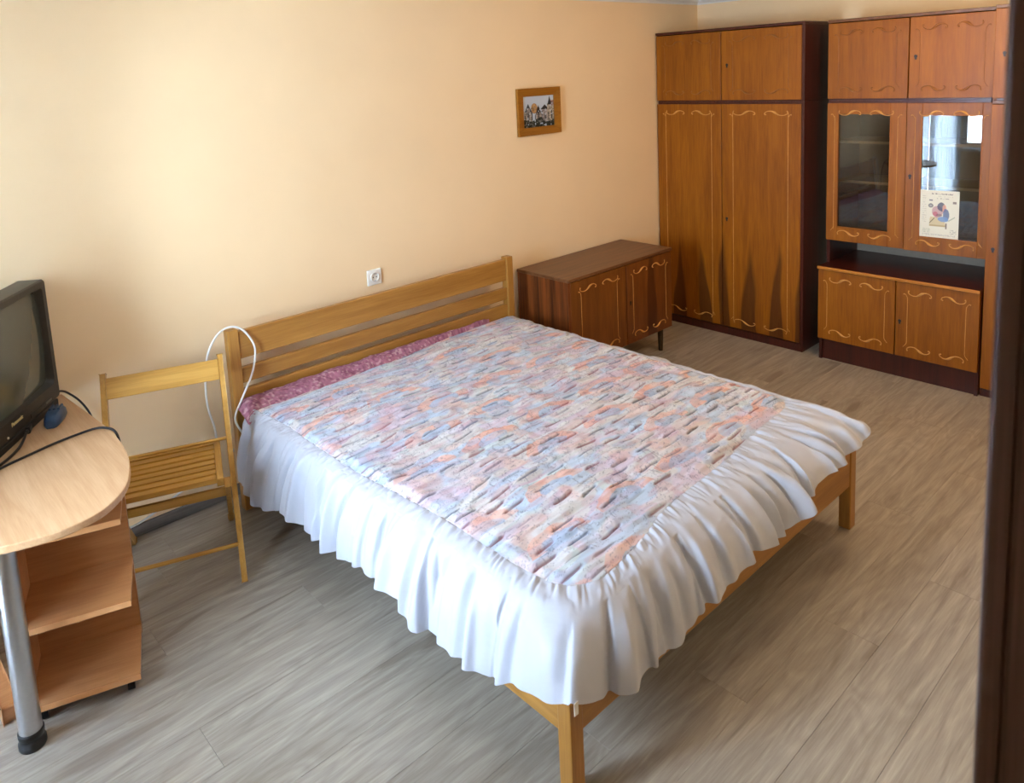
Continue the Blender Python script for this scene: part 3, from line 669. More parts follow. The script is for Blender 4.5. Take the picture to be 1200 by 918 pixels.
# mauve border along the headboard
u = np.linspace(0.0, 1.45, 330); v = np.linspace(0, 1, 34)
yq = np.interp(u, [-0.04, 0.05, 0.3, 0.6, 0.95, 1.2, 1.45], [-0.20, -0.165, -0.165, -0.15, -0.118, -0.085, -0.066])
BX = np.repeat(u[:, None], 34, 1); BY = -0.056 + (yq[:, None] + 0.056) * v[None, :]
BZ = 0.512 - 0.030 * sm(0.3, 1.0, v)[None, :] + 0.010 * (vnoise(BX * 18, BY * 25, 71) - 0.5) + 0.006 * (vnoise(BX * 50, BY * 60, 72) - 0.5) - 0.035 * (1 - sm(0.0, 0.06, BX)) ** 2
BZ = BZ - 0.006 * sm(0.9, 1.3, BX)
spk = vnoise(BX * 110, BY * 130, 73); bc = MAUVE * (0.75 + 0.6 * spk)[..., None]; dk = sm(0.62, 0.72, vnoise(BX * 90 + 7, BY * 100, 74))[..., None]; bc = bc * (1 - 0.5 * dk) + np.array([lin(110), lin(50), lin(78)]) * 0.5 * dk
lt = sm(0.66, 0.74, vnoise(BX * 95 + 40, BY * 110, 75))[..., None]; bc = bc * (1 - 0.45 * lt) + np.array([lin(226), lin(190), lin(186)]) * 0.45 * lt
grid_object('head_border', BX, BY, BZ, M['quilt'], spread, bc)['label'] = 'mauve speckled border beside the headboard'

# frill: a long gathered strip sewn round the quilted top
def resample(pts, n):
    d = np.concatenate([[0], np.cumsum(np.linalg.norm(np.diff(pts, axis=0), axis=1))]); s = np.linspace(0, d[-1], n); return np.stack([np.interp(s, d, pts[:, 0]), np.interp(s, d, pts[:, 1])], 1), s
sp = np.array([(p.x, p.y) for p in seam]); NS = 1500; Sx, s = resample(sp, NS)
# hem path, hung outside the rails
hem_key = [(-0.040, -0.085), (-0.050, -0.40), (-0.052, -0.9), (-0.056, -1.4), (-0.058, -1.75), (-0.052, -1.93), (-0.030, -2.012), (0.04, -2.036), (0.2, -2.046), (0.6, -2.048), (1.1, -2.046), (1.42, -2.046), (1.56, -2.050), (1.632, -2.030), (1.668, -1.93), (1.69, -1.6), (1.69, -1.0), (1.69, -0.5), (1.69, -0.062)]
hp = np.array([(p.x, p.y) for p in spline([(a, b_, 0) for a, b_ in hem_key], 24)])
# correspondence by matching landmarks along both paths
def arclen(pts, tgt):
    d = np.concatenate([[0], np.cumsum(np.linalg.norm(np.diff(pts, axis=0), axis=1))]); k = np.argmin(((pts - np.array(tgt)) ** 2).sum(1)); return d[k], d
marks_s = [(0.045, -0.150), (0.098, -1.74), (0.135, -1.865), (0.25, -1.910), (1.47, -1.775), (1.56, -1.73), (1.585, -1.45), (1.590, -0.062)]
marks_h = [(-0.040, -0.085), (-0.058, -1.78), (-0.030, -2.012), (0.17, -2.045), (1.50, -2.050), (1.62, -2.036), (1.69, -1.6), (1.69, -0.062)]
ls = [arclen(sp, m_)[0] for m_ in marks_s]; lh = [arclen(hp, m_)[0] for m_ in marks_h]; dh = arclen(hp, marks_h[0])[1]
hs = np.interp(s, ls, lh); Hx = np.stack([np.interp(hs, dh, hp[:, 0]), np.interp(hs, dh, hp[:, 1])], 1)
hz_left = [(-0.05, 0.185), (-0.20, 0.18), (-0.37, 0.165), (-0.55, 0.222), (-0.70, 0.20), (-0.86, 0.192), (-1.0, 0.215), (-1.12, 0.232), (-1.32, 0.236), (-1.41, 0.192), (-1.62, 0.200), (-1.76, 0.225), (-1.84, 0.262), (-1.93, 0.305), (-2.03, 0.340)]
hz_foot = [(-0.03, 0.342), (0.065, 0.296), (0.15, 0.272), (0.25, 0.262), (0.39, 0.266), (0.50, 0.300), (0.66, 0.312), (0.81, 0.322), (0.94, 0.30), (1.07, 0.325), (1.21, 0.39), (1.40, 0.398), (1.55, 0.415), (1.66, 0.430)]
corner1 = lh[2]; corner2 = lh[5]
zl = np.interp(-Hx[:, 1], [-a for a, _ in hz_left], [b_ for _, b_ in hz_left]); zf = np.interp(Hx[:, 0], [a for a, _ in hz_foot], [b_ for _, b_ in hz_foot])
zr = np.interp(hs, [corner2, corner2 + 0.2, corner2 + 0.5], [0.43, 0.36, 0.33])
hz = np.where(hs < corner1, zl + 0.022 * sm(-0.5, -0.9, Hx[:, 1]) * (1 - sm(-1.75, -1.95, Hx[:, 1])), np.where(hs < corner2, zf, zr))
NT = 72; t = np.linspace(0, 1, NT)
dH = Hx - Sx; nrm = dH / (np.linalg.norm(dH, axis=1, keepdims=True) + 1e-9)
tang = np.gradient(Sx, axis=0); tang /= np.linalg.norm(tang, axis=1, keepdims=True) + 1e-9
T = t[None, :]
fr = random.Random(5); fold = np.zeros((NS, NT)); side = np.zeros((NS, NT)); sp_ = 0.01; SS = s[:, None]
while sp_ < s[-1]:
    a_ = fr.uniform(0.35, 1.0) * (1.15 if fr.random() < 0.3 else 0.8); w0_ = fr.uniform(0.010, 0.020); w1_ = fr.uniform(0.018, 0.040); t0_ = fr.uniform(-0.05, 0.42); lean = fr.uniform(-0.05, 0.05); cut_ = fr.uniform(0.75, 1.6)
    i0, i1 = np.searchsorted(s, [sp_ - 0.22, sp_ + 0.22]); q = SS[i0:i1]
    wid = w0_ + (w1_ - w0_) * T; d_ = (q - sp_ - lean * T) / wid
    g_ = np.where(d_ < 0, np.exp(-(d_ / 1.5) ** 2), np.exp(-(d_ / 0.75) ** 2)) if fr.random() < 0.5 else np.where(d_ > 0, np.exp(-(d_ / 1.5) ** 2), np.exp(-(d_ / 0.75) ** 2))
    env = sm(t0_, t0_ + 0.35, T) * (1 - 0.6 * sm(cut_, cut_ + 0.4, T))
    fold[i0:i1] += a_ * g_ * env; sp_ += fr.uniform(0.045, 0.125)
sp_ = 0.03
while sp_ < s[-1]:
    a_ = fr.uniform(0.3, 1.0); w0_ = fr.uniform(0.005, 0.008); w1_ = fr.uniform(0.010, 0.018); t0_ = fr.uniform(-0.1, 0.35); lean = fr.uniform(-0.06, 0.06); cut_ = fr.uniform(0.55, 1.4); k_ = fr.choice((0.5, 1.0, 2.0))
    i0, i1 = np.searchsorted(s, [sp_ - 0.15, sp_ + 0.15]); q = SS[i0:i1]; d_ = (q - sp_ - lean * T) / (w0_ + (w1_ - w0_) * T)
    fold[i0:i1] -= a_ * np.exp(-np.where(d_ < 0, d_ / k_, d_ * k_) ** 2) * sm(t0_, t0_ + 0.22, T) * (1 - 0.75 * sm(cut_, cut_ + 0.4, T)); sp_ += fr.uniform(0.04, 0.11)
fold = fold - 0.12 + 0.5 * (vnoise(SS * 3 + 0 * T, T * 1.5 + 0 * SS, 83) - 0.5)
amp = 0.006 + 0.030 * sm(0.08, 0.95, T)
gath = 0.016 * (np.abs(vnoise(s[:, None] * 60 + 0 * T, T * 3 + 0 * s[:, None], 85) - 0.5) * 1.6 - 0.3) * (1 - sm(0.06, 0.34, T)) * sm(0.0, 0.05, T)
C = 0.5 * Sx + 0.5 * Hx + nrm * (0.30 * np.linalg.norm(dH, axis=1, keepdims=True)); zc = np.interp(hs, [corner2 - 0.1, corner2 + 0.15], [0.500, 0.488])[:, None]
S0 = Sx - nrm * 0.006
b0, b1, b2 = (1 - T) ** 2, 2 * T * (1 - T), T ** 2
FX = b0 * S0[:, :1] + b1 * C[:, :1] + b2 * Hx[:, :1]; FY = b0 * S0[:, 1:] + b1 * C[:, 1:] + b2 * Hx[:, 1:]
FZ = b0 * 0.483 + b1 * zc + b2 * hz[:, None]
# normal of the drop profile (outwards and up)
dzt = np.gradient(FZ, axis=1); dr = np.gradient(FX, axis=1) * nrm[:, :1] + np.gradient(FY, axis=1) * nrm[:, 1:]
ln_ = np.sqrt(dzt ** 2 + dr ** 2) + 1e-9; nz_ = dr / ln_; nr_ = -dzt / ln_
nz_ = np.clip(nz_, -0.2, 1)
disp = amp * fold + gath + 0.006 * (vnoise(s[:, None] * 24 + 0 * T, T * 7 + 0 * s[:, None], 86) - 0.5) * sm(0.03, 0.2, T)
disp = np.where(T < 0.3, np.maximum(disp, -0.004), np.maximum(disp, -0.026))
FX = FX + nrm[:, :1] * nr_ * disp; FY = FY + nrm[:, 1:] * nr_ * disp
FZ = FZ + nz_ * disp + (0.010 * (vnoise(s * 7, s * 0, 88)[:, None] - 0.5) + 0.014 * (vnoise(s * 16, s * 0, 87)[:, None] - 0.5)) * sm(0.6, 1.0, T)
# keep the frill out of the headboard
FY = np.minimum(FY, -0.058)
grid_object('frill', FX, FY, FZ, M['satin'], spread)['label'] = 'white satin frill with deep gathered folds'

obj('care_tag', MB().box(-0.040, -0.026, -2.040, -2.0385, 0.318, 0.352), M['white_plastic'], spread)['label'] = 'tiny white tag hanging from the corner hem'
# ------------------------------------------------------------------ folding chair
ca = math.radians(-20); el = Vector((math.cos(ca), math.sin(ca), 0)); eb = Vector((-math.sin(ca), math.cos(ca), 0)); CF = Vector((-0.216, -0.512, 0))
chair = thing('folding_chair', 'yellow wooden folding chair with a slatted seat between desk and bed', 'chair', CF + el * -0.21 + eb * 0.2, ca)
def cp(l, b_, z): return CF + el * l + eb * b_ + Vector((0, 0, z))
CW = 0.42
for l in (0.004, -CW - 0.004):
    obj('front_leg', MB().beam(cp(l, 0.0, 0.004), cp(l, 0.40, 0.764), 0.021, 0.032, wdir=el, bev=0.003), M['chairZ'], chair)
for l in (-0.019, -CW + 0.019):
    obj('rear_leg', MB().beam(cp(l, 0.478, 0.004), cp(l, -0.012, 0.418), 0.019, 0.030, wdir=el, bev=0.003), M['chairZ'], chair)
obj('back_rail', MB().beam(cp(-CW + 0.0065, 0.366, 0.715), cp(-0.0065, 0.366, 0.715), 0.016, 0.072, wdir=Vector(eb) * 0.885 - Vector((0, 0, 0.466)) , bev=0.004), M['chairX'], chair)
sz = 0.442
for l in (-0.0425, -CW + 0.0425):
    obj('seat_rail', MB().beam(cp(l, -0.038, sz - 0.006), cp(l, 0.302, sz - 0.006), 0.024, 0.030, wdir=el, bev=0.002), M['chairY'], chair)
ns = 8; pitch = 0.335 / ns
for k in range(ns):
    b_ = -0.036 + pitch * (k + 0.5)
    w = pitch - 0.007
    obj('seat_slat', MB().beam(cp(-CW + 0.0555, b_, sz), cp(-0.0555, b_, sz), w, 0.013, wdir=eb, bev=0.003), M['chairX'], chair)
obj('stretcher', MB().tube([cp(-CW + 0.006, 0.063, 0.122), cp(-0.006, 0.063, 0.122)], 0.008, 12), M['chairX'], chair, True, angle=50)
obj('stretcher', MB().tube([cp(-CW + 0.0065, 0.246, 0.472), cp(-0.0065, 0.246, 0.472)], 0.007, 12), M['chairX'], chair, True, angle=50)
obj('stretcher', MB().beam(cp(-CW + 0.028, 0.085, 0.336), cp(-0.028, 0.085, 0.336), 0.014, 0.026, wdir=eb, bev=0.003), M['chairX'], chair)
for l in (0.010, -CW - 0.010):
    obj('pivot_bolt', MB().tube([cp(l - 0.010 if l > 0 else l + 0.010, 0.223, 0.425), cp(l + 0.008 if l > 0 else l - 0.008, 0.223, 0.425)], 0.007, 10), M['steel'], chair)

# ------------------------------------------------------------------ desk
TZ = 0.70
desk = thing('desk', 'beech desk with rounded end on a steel tube leg under the television', 'desk', (-0.95, -0.35, 0))
rim = [(-0.606, 0.105), (-0.590, -0.08), (-0.574, -0.28), (-0.568, -0.42), (-0.574, -0.56), (-0.598, -0.70), (-0.648, -0.83), (-0.730, -0.918), (-0.830, -0.945), (-0.93, -0.928), (-1.03, -0.885), (-1.12, -0.81), (-1.19, -0.70), (-1.235, -0.55), (-1.25, -0.38), (-1.262, -0.15), (-1.275, 0.105)]
poly_d = [(p.x, p.y) for p in spline([(a, b_, 0) for a, b_ in rim], 6)]
obj('desktop', MB().prism(list(reversed(poly_d)), TZ - 0.022, TZ, 0.003), M['desk'], desk)
LX, LY = -0.957, -0.757
leg = obj('leg', MB().lathe([(0.030, 0.045), (0.030, TZ - 0.03)], (LX, LY, 0), 40), M['steel'], desk, True, angle=40)
obj('foot', MB().lathe([(0.034, 0.0), (0.036, 0.004), (0.036, 0.018), (0.031, 0.024), (0.031, 0.034), (0.034, 0.038), (0.034, 0.050), (0.0305, 0.053)], (LX, LY, 0), 32), M['black_plastic'], leg, True, angle=40)
obj('mounting_plate', MB().lathe([(0.055, TZ - 0.034), (0.055, TZ - 0.0225)], (LX, LY, 0), 28), M['steel'], leg)
obj('support_panel', MB().box(-1.25, -0.70, 0.06, 0.078, 0.0, TZ - 0.0225), M['pedestal'], desk)
obj('floor_bar', MB().beam((-0.985, -0.62, 0.030), (-1.005, 0.058, 0.030), 0.045, 0.055, bev=0.006), M['pedestal'], desk)

# ---- rolling shelf unit under the desk
pa = math.atan2(-0.085, 0.263); pr_ = Vector((math.cos(pa), math.sin(pa), 0)); pd = Vector((-math.sin(pa), math.cos(pa), 0)); PF = Vector((-0.664, -0.782, 0))
ped = thing('shelf_unit', 'rolling beech shelf unit with three open shelves under the desk', 'shelf', PF - pr_ * 0.15 + pd * 0.12, pa)
def pp(a, d, z): return PF + pr_ * a + pd * d + Vector((0, 0, z))
PWD, PDP = 0.295, 0.245
for z, sh in ((0.052, 0.0), (0.302, 0.0), (0.572, 0.0)):
    sh_o = obj('shelf', MB().beam(pp(-PWD, PDP / 2, z), pp(0, PDP / 2, z), PDP, 0.018, wdir=pd, bev=0.001), M['pedestal'], ped)
    obj('edge_band', MB().beam(pp(-PWD, -0.0008, z), pp(0, -0.0008, z), 0.0016, 0.018, wdir=pd, bev=0), M['pedestal_edge'], sh_o)
obj('back_panel', MB().beam(pp(-PWD / 2, PDP + 0.009, 0.030), pp(-PWD / 2, PDP + 0.009, 0.655), PWD, 0.018, wdir=pr_, bev=0.001), M['pedestal'], ped)
obj('side_panel', MB().beam(pp(-PWD - 0.009, PDP / 2 + 0.009, 0.030), pp(-PWD - 0.009, PDP / 2 + 0.009, 0.655), 0.018, PDP * 0.96, wdir=pr_, bev=0.001), M['pedestal'], ped)
for a in (-0.03, -PWD + 0.03):
    for d in (0.03, PDP - 0.03):
        c = obj('caster', MB().tube([pp(a - 0.010, d, 0.0165), pp(a + 0.010, d, 0.0165)], 0.0165, 16), M['black_plastic'], ped)
        obj('caster_stem', MB().lathe([(0.009, 0.030), (0.009, 0.0425)], tuple(pp(a, d, 0)), 10), M['black_plastic'], c)

# ------------------------------------------------------------------ television
tva = math.atan2(0.81, 0.59); tc0 = Vector((-0.808, -0.231, TZ))
tv = thing('television', 'bulky dark grey tube television standing on the desk', 'television', tc0, tva)
hwid, z0, z1 = 0.31, 0.026, 0.482
def ring(w0, w1, za, zb, y): return [(w0, y, za), (w1, y, za), (w1, y, zb), (w0, y, zb)]
def loft(rings, cap0=True, cap1=True):
    m = MB(); vs = [p for r in rings for p in r]; n = len(rings[0]); fs = []
    for i in range(len(rings) - 1):
        for k in range(n): fs.append((i * n + k, i * n + (k + 1) % n, (i + 1) * n + (k + 1) % n, (i + 1) * n + k))
    if cap0: fs.append(tuple(range(n)))
    if cap1: fs.append(tuple(range((len(rings) - 1) * n, len(rings) * n)))
    return m.raw(vs, fs)
def rring(w0, w1, za, zb, y, r=0.02, n=4):
    out = []
    for cx, cz, a0 in ((w1 - r, za + r, -90), (w1 - r, zb - r, 0), (w0 + r, zb - r, 90), (w0 + r, za + r, 180)):
        for i in range(n + 1):
            a = math.radians(a0 + 90 * i / n); out.append((cx + r * math.cos(a), y, cz + r * math.sin(a)))
    return out
sw0, sw1, sz0, sz1 = -0.272, 0.272, 0.098, 0.446
bez = loft([rring(-hwid, hwid, z0, z1, 0.085, 0.016), rring(-hwid, hwid, z0, z1, 0.006, 0.016), rring(-hwid + 0.005, hwid - 0.005, z0 + 0.005, z1 - 0.005, 0.0, 0.012), rring(sw0 - 0.010, sw1 + 0.010, sz0 - 0.010, sz1 + 0.010, 0.0, 0.02), rring(sw0 - 0.004, sw1 + 0.004, sz0 - 0.004, sz1 + 0.004, 0.012, 0.02), rring(sw0, sw1, sz0, sz1, 0.030, 0.02)], True, False)
obj('bezel', bez, M['tv_plastic'], tv, True, local=True, angle=30)
shell = loft([rring(-hwid + 0.004, hwid - 0.004, z0 + 0.004, z1 - 0.004, 0.085, 0.016), rring(-hwid + 0.015, hwid - 0.015, z0 + 0.004, z1 - 0.012, 0.11, 0.02), rring(-0.20, 0.20, z0 + 0.01, 0.40, 0.22, 0.03), rring(-0.125, 0.125, z0 + 0.02, 0.30, 0.37, 0.03)])
obj('rear_shell', shell, M['tv_plastic'], tv, True, local=True, angle=30)
gm = MB(); NX, NZ = 26, 20; vs = []
for i in range(NX):
    for j in range(NZ):
        a = -1 + 2 * i / (NX - 1); c = -1 + 2 * j / (NZ - 1)
        vs.append((a * (sw1 + 0.001), 0.006 + 0.012 * a * a + 0.009 * c * c, (sz0 + sz1) / 2 + c * ((sz1 - sz0) / 2 + 0.001)))
gm.raw(vs, [(i * NZ + j, (i + 1) * NZ + j, (i + 1) * NZ + j + 1, i * NZ + j + 1) for i in range(NX - 1) for j in range(NZ - 1)])
obj('screen', gm, M['screen'], tv, True, local=True)
obj('base', MB().box(-0.27, 0.285, -0.002, 0.25, 0.0, 0.0262, 0.004, 2), M['black_plastic'], tv, local=True)
obj('control_panel', MB().box(0.085, 0.245, -0.0025, 0.004, 0.036, 0.052, 0.001), M['black_plastic'], tv, local=True)
obj('power_button', MB().box(0.19, 0.235, -0.0045, 0.0, 0.041, 0.049, 0.001), plain('grey_button', rgb(84, 82, 76), 0.4), tv, local=True)
tag(obj('indicator', MB().lathe([(0.004, 0.003), (0.004, -0.003)], (-0.068, 0.0, 0.040), 10, 'Y'), M['white_plastic'], tv, local=True))
fc = bpy.data.curves.new('brand_lettering', 'FONT'); fc.body = 'Panasonic'; fc.size = 0.0185; fc.extrude = 0.0006; fc.align_x = 'CENTER'; fc.offset = 0.0006
fo = bpy.data.objects.new('brand_lettering', fc); COL.objects.link(fo)
bpy.context.view_layer.update(); me = bpy.data.meshes.new_from_object(fo.evaluated_get(bpy.context.evaluated_depsgraph_get())); bpy.data.objects.remove(fo)
me.materials.clear(); me.materials.append(M['gold']); bo = bpy.data.objects.new('brand_lettering', me); COL.objects.link(bo); bo.parent = tv; bo.rotation_euler = (math.radians(90), 0, 0); bo.location = (0.0, -0.0008, 0.063)

# ------------------------------------------------------------------ plugs and cables on the desk
pl = thing('power_plug', 'dark blue ribbed plug lying on the desk beside the television', 'plug', (-0.688, -0.170, TZ), math.radians(-28))
prof = [(-0.75, 0.0), (0.75, 0.0), (1, 0.35), (0.92, 0.8), (0.6, 1.0), (-0.6, 1.0), (-0.92, 0.8), (-1, 0.35)]
st = [(-0.052, 0.50, 0.55), (-0.046, 0.72, 0.75), (-0.022, 0.90, 0.95), (0.010, 1.0, 1.0), (0.036, 0.98, 1.0), (0.044, 0.9, 0.92)]
obj('plug_body', MB().raw([(x * 0.031 * kw, y, 0.0006 + z * 0.046 * kz) for y, kw, kz in st for x, z in prof], [(i * 8 + k, i * 8 + (k + 1) % 8, i * 8 + 8 + (k + 1) % 8, i * 8 + 8 + k) for i in range(5) for k in range(8)] + [tuple(range(8)), tuple(range(40, 48))]), M['blue_plastic'], pl, True, local=True, angle=40)
for k in range(3):
    obj('rib', MB().box(-0.0185 + k * 0.014, -0.0095 + k * 0.014, 0.002, 0.045, 0.040, 0.051, 0.002), M['blue_plastic'], pl, local=True)
for x in (-0.0095, 0.0095):
    obj('pin', MB().tube([(x, 0.043, 0.022), (x, 0.062, 0.022)], 0.0024, 8), M['steel'], pl, local=True)
cc = thing('cable_connector', 'small black connector in front of the television on the desk', 'connector', (-0.772, -0.175, TZ), math.radians(-20))
obj('connector_body', MB().box(-0.011, 0.011, -0.030, 0.012, 0.0005, 0.024, 0.004, 2), M['black_plastic'], cc, local=True)
obj('strain_relief', MB().lathe([(0.006, -0.045), (0.0085, -0.030)], (0, 0, 0.012), 12, 'Y'), M['black_plastic'], cc, local=True)
def cable(name, pts, r, mat, label):
    return tag(obj(name, MB().tube(spline(pts, 8), r, 8), mat, None, True), label, 'cable')
zt = TZ + 0.0052
cable('black_cable', [(-0.787, -0.217, TZ + 0.012), (-0.803, -0.262, zt + 0.003), (-0.828, -0.315, zt), (-0.870, -0.375, zt), (-0.93, -0.43, zt), (-1.02, -0.47, zt), (-1.10, -0.50, zt)], 0.0045, M['cable_black'], 'short black cable running from the connector along the desk front')
cable('black_cable', [(-1.09, -0.515, zt + 0.001), (-0.98, -0.470, zt), (-0.885, -0.420, zt), (-0.820, -0.395, zt), (-0.735, -0.365, zt), (-0.660, -0.350, zt), (-0.612, -0.352, zt + 0.002), (-0.585, -0.370, zt + 0.003), (-0.562, -0.400, zt - 0.004), (-0.553, -0.418, 0.672), (-0.550, -0.42, 0.60), (-0.548, -0.40, 0.50)], 0.0042, M['cable_black'], 'long black cable crossing the desk and dropping over its edge beside the chair')
cable('black_cable', [(-0.70, 0.086, TZ + 0.012), (-0.650, 0.092, TZ + 0.018), (-0.606, 0.097, TZ + 0.014), (-0.575, 0.100, 0.687), (-0.546, 0.100, 0.648), (-0.520, 0.100, 0.590), (-0.508, 0.100, 0.52), (-0.505, 0.100, 0.40)], 0.004, M['cable_black'], 'black cable behind the television falling down the peach wall')
cable('white_cable', [(0.015, -0.066, 0.36), (-0.012, -0.066, 0.44), (0.028, -0.066, 0.52), (0.078, -0.070, 0.611), (0.103, -0.070, 0.70), (0.098, -0.062, 0.755), (0.066, -0.045, 0.812), (0.022, -0.026, 0.831), (-0.035, -0.030, 0.813), (-0.082, -0.03, 0.745), (-0.105, -0.03, 0.640), (-0.104, -0.02, 0.510), (-0.078, 0.0, 0.395), (-0.07, 0.04, 0.27), (-0.12, 0.085, 0.17), (-0.238, 0.098, 0.117), (-0.323, 0.098, 0.083), (-0.417, 0.096, 0.060), (-0.60, 0.094, 0.058), (-0.9, 0.094, 0.057)], 0.0045, M['cable_white'], 'white cable looped over the left headboard post and down the wall')

# ------------------------------------------------------------------ wall socket and picture
so = thing('wall_socket', 'white wall socket above the headboard', 'socket', (0.8435, YB, 0.8468))
obj('cover_plate', MB().box(0.801, 0.886, YB - 0.010, YB, 0.806, 0.888, 0.004, 2), M['white_plastic'], so)
obj('socket_ring', MB().lathe([(0.026, -0.010), (0.026, -0.016), (0.022, -0.017), (0.020, -0.0105), (0.001, -0.0105)], (0.8435, YB, 0.847), 32, 'Y'), M['white_plastic'], so, True, angle=30)
for dx in (-0.0095, 0.0095): obj('contact_hole', MB().lathe([(0.0032, -0.0102), (0.0032, -0.0109)], (0.8435 + dx, YB, 0.847), 10, 'Y'), M['black'], so)
for dz in (-0.0185, 0.0185): obj('earth_contact', MB().box(0.840, 0.847, YB - 0.0165, YB - 0.0104, 0.847 + dz - 0.002, 0.847 + dz + 0.002), M['steel'], so)

def flat_print(name, x0, x1, z0, z1, fn, n, mm, plane, pos, parent, face=-1):
    u = np.linspace(0, 1, n); v = np.linspace(0, 1, mm); Ug, Vg = np.meshgrid(u, v, indexing='ij'); c = fn(Ug, Vg)
    if plane == 'y': X = x0 + (x1 - x0) * Ug; Y = np.full_like(X, pos); Z = z0 + (z1 - z0) * Vg
    else: Y = x0 + (x1 - x0) * Ug; X = np.full_like(Y, pos); Z = z0 + (z1 - z0) * Vg
    return grid_object(name, X, Y, Z, M['flat_print'], parent, c)
def C3(r, g, b_): return np.array([lin(r), lin(g), lin(b_)])
def town(u, v):
    c = np.zeros(u.shape + (3,)); c[:] = C3(176, 192, 210); c = c * (1 - 0.35 * v[..., None]) + C3(222, 224, 226) * 0.35 * v[..., None]
    def put(mask, col):
        nonlocal c
        nz = (0.25 + 0.75 * vnoise(u * 26, v * 30, 91) + 0.35 * (vnoise(u * 60, v * 60, 94) - 0.5))[..., None]; mk = (mask & (vnoise(u * 18 + 7, v * 18, 95) > 0.16))[..., None]; c = np.where(mk, col * nz, c)
    tri = lambda cx, w, b0, t0: (v > b0) & (v < t0) & (np.abs(u - cx) < w * (t0 - v) / (t0 - b0))
    put((u > 0.05) & (u < 0.30) & (v < 0.52), C3(196, 190, 182)); put(tri(0.18, 0.11, 0.50, 0.76), C3(70, 74, 84)); put((np.abs(u - 0.18) < 0.05) & (v > 0.3) & (v < 0.62), C3(168, 160, 156))
    put((((u - 0.37) / 0.10) ** 2 + ((v - 0.60) / 0.16) ** 2) < 1, C3(204, 158, 104))
    put(tri(0.50, 0.10, 0.40, 0.70), C3(58, 50, 48)); put((u > 0.42) & (u < 0.62) & (v < 0.46), C3(180, 168, 158))
    put((u > 0.60) & (u < 0.80) & (v < 0.58), C3(186, 178, 178)); put(tri(0.70, 0.14, 0.55, 0.70), C3(64, 60, 62))
    put((u > 0.78) & (v < 0.72), C3(198, 186, 168)); put(tri(0.86, 0.07, 0.68, 0.96), C3(52, 54, 58)); put((u > 0.9) & (v > 0.66) & (v < 0.82), C3(188, 150, 146))
    for k in range(9):
        cx = 0.08 + k * 0.105; put((np.abs(u - cx) < 0.014) & (v > 0.24) & (v < 0.40 + 0.05 * (k % 3)), C3(64, 62, 64))
    tree = v < 0.16 + 0.22 * vnoise(u * 7, u * 0, 92) * (1.2 - u * 0.5); put(tree, C3(44, 52, 44)); put((vnoise(u * 26, v * 26, 93) > 0.66) & (v < 0.24), C3(128, 128, 122))
    return np.clip(c, 0, 1)
px0, px1, pz0, pz1 = 1.901, 2.262, 1.467, 1.749
pic = thing('framed_picture', 'small framed townscape in a golden brown wooden frame on the wall', 'picture', ((px0 + px1) / 2, YB, pz0))
fw = 0.048; yb_, yf_ = YB - 0.002, YB - 0.022
def mitre(a, b_, c, d):   # outer a,b inner c,d (x,z)
    o_ = [(a[0], a[1]), (b_[0], b_[1]), (d[0], d[1]), (c[0], c[1])]
    vs = [(x, yb_, z) for x, z in o_] + [(x, yf_ if i < 2 else yf_ + 0.008, z) for i, (x, z) in enumerate(o_)]
    return MB().raw(vs, [(0, 1, 2, 3), (4, 5, 6, 7), (0, 1, 5, 4), (1, 2, 6, 5), (2, 3, 7, 6), (3, 0, 4, 7)])
oc = [(px0, pz0), (px1, pz0), (px1, pz1), (px0, pz1)]; ic = [(px0 + fw, pz0 + fw), (px1 - fw, pz0 + fw), (px1 - fw, pz1 - fw), (px0 + fw, pz1 - fw)]
for k in range(4): obj('frame_moulding', mitre(oc[k], oc[(k + 1) % 4], ic[k], ic[(k + 1) % 4]), M['frame_gold'], pic)
flat_print('townscape_print', px0 + fw - 0.003, px1 - fw + 0.003, pz0 + fw - 0.003, pz1 - fw + 0.003, town, 130, 100, 'y', YB - 0.006, pic)

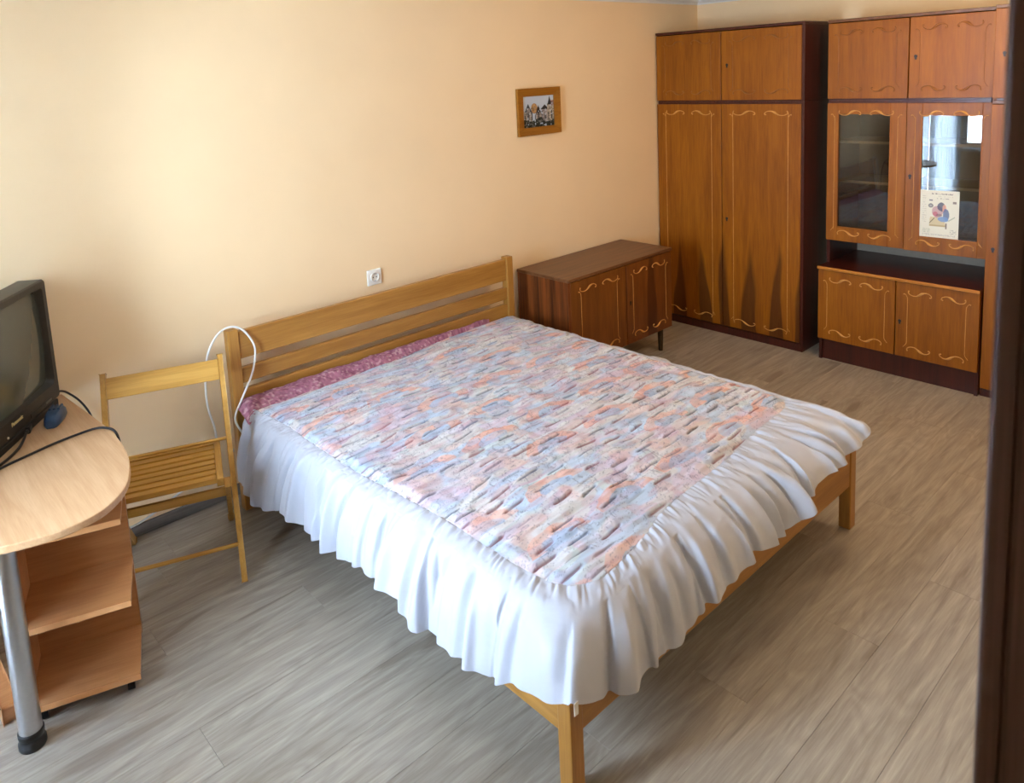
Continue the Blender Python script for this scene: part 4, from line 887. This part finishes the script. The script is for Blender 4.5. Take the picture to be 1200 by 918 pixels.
# ---- paper sheet behind the right glass door
def sheet(u, v):
    c = np.zeros(u.shape + (3,)); c[:] = C3(226, 228, 216)
    def put(mask, col, k=1.0):
        nonlocal c
        c = np.where(mask[..., None], c * (1 - k) + col * k, c)
    bars = lambda u0, u1, v0, v1, f, sd_: (u > u0) & (u < u1) & (v > v0) & (v < v1) & (vnoise(u * f, v * 55, sd_) > 0.42)
    put(bars(0.30, 0.88, 0.915, 0.945, 50, 101), C3(96, 98, 108), 0.8); put(bars(0.44, 0.74, 0.825, 0.845, 55, 102), C3(120, 120, 128), 0.6); put(bars(0.42, 0.86, 0.872, 0.884, 60, 110), C3(150, 150, 150), 0.35)
    put((u > 0.23) & (u < 0.33) & (v > 0.775) & (v < 0.805), C3(70, 72, 110), 0.8)
    put((((u - 0.28) / 0.065) ** 2 + ((v - 0.675) / 0.045) ** 2) < 1, C3(84, 86, 96), 0.8); put((((u - 0.28) / 0.035) ** 2 + ((v - 0.675) / 0.022) ** 2) < 1, C3(170, 172, 176), 0.9)
    put((u > 0.84) & (u < 0.93) & (v > 0.735) & (v < 0.785), C3(110, 96, 100), 0.8)
    base = (v > 0.235) & (v < 0.44) & (u > 0.27 - 0.10 * (0.44 - v)) & (u < 0.62 + 0.25 * (0.44 - v)); put(base, C3(204, 192, 150), 0.8); put(base & (v < 0.27), C3(172, 156, 116), 0.7)
    e = lambda cx, cy, rx, ry: (((u - cx) / rx) ** 2 + ((v - cy) / ry) ** 2) * (0.8 + 0.4 * vnoise(u * 14, v * 14, 103)) < 1
    put(e(0.45, 0.55, 0.14, 0.12), C3(188, 150, 160), 0.8); put(e(0.40, 0.50, 0.07, 0.05), C3(188, 92, 116), 0.7); put(e(0.55, 0.66, 0.10, 0.09), C3(70, 78, 110), 0.85); put(e(0.63, 0.63, 0.05, 0.08), C3(222, 170, 150), 0.85)
    put(e(0.68, 0.50, 0.08, 0.12), C3(82, 108, 160), 0.85); put(e(0.60, 0.40, 0.14, 0.055), C3(120, 156, 208), 0.9); put(e(0.50, 0.48, 0.08, 0.03), C3(110, 90, 100), 0.6)
    put((np.abs((v - 0.30) - (u - 0.25) * 0.9) < 0.012) & (u > 0.25) & (u < 0.38), C3(66, 58, 54), 0.8); put((np.abs(u - 0.68) < 0.018) & (v > 0.20) & (v < 0.32), C3(76, 60, 56), 0.8)
    put((np.abs((v - 0.38) - (u - 0.76) * 0.55) < 0.012) & (u > 0.74) & (u < 0.90), C3(110, 140, 120), 0.6)
    put(bars(0.06, 0.17, 0.30, 0.9, 40, 104) & (np.mod(v * 22, 1) < 0.4), C3(170, 172, 166), 0.5); put(bars(0.08, 0.28, 0.10, 0.20, 60, 105) & (np.mod(v * 30, 1) < 0.5), C3(140, 160, 140), 0.5); put(bars(0.78, 0.95, 0.10, 0.20, 60, 106) & (np.mod(v * 30, 1) < 0.5), C3(120, 122, 126), 0.5); put(bars(0.08, 0.94, 0.04, 0.08, 70, 107), C3(150, 150, 160), 0.4)
    return c
ps = thing('paper_sheet', 'white printed sheet with a coloured drawing stuck on the right glass door', 'poster', (3.3407, -1.715, 0.8295))
flat_print('printed_face', -1.6205, -1.8130, 0.8295, 1.094, sheet, 110, 150, 'x', 3.34035, ps)
obj('paper_backing', MB().box(3.3405, 3.3412, -1.8130, -1.6205, 0.8295, 1.094), M['white_plastic'], ps)
ps.matrix_basis = pane_matrix @ Matrix.Translation((3.3407, -1.715, 0.8295))
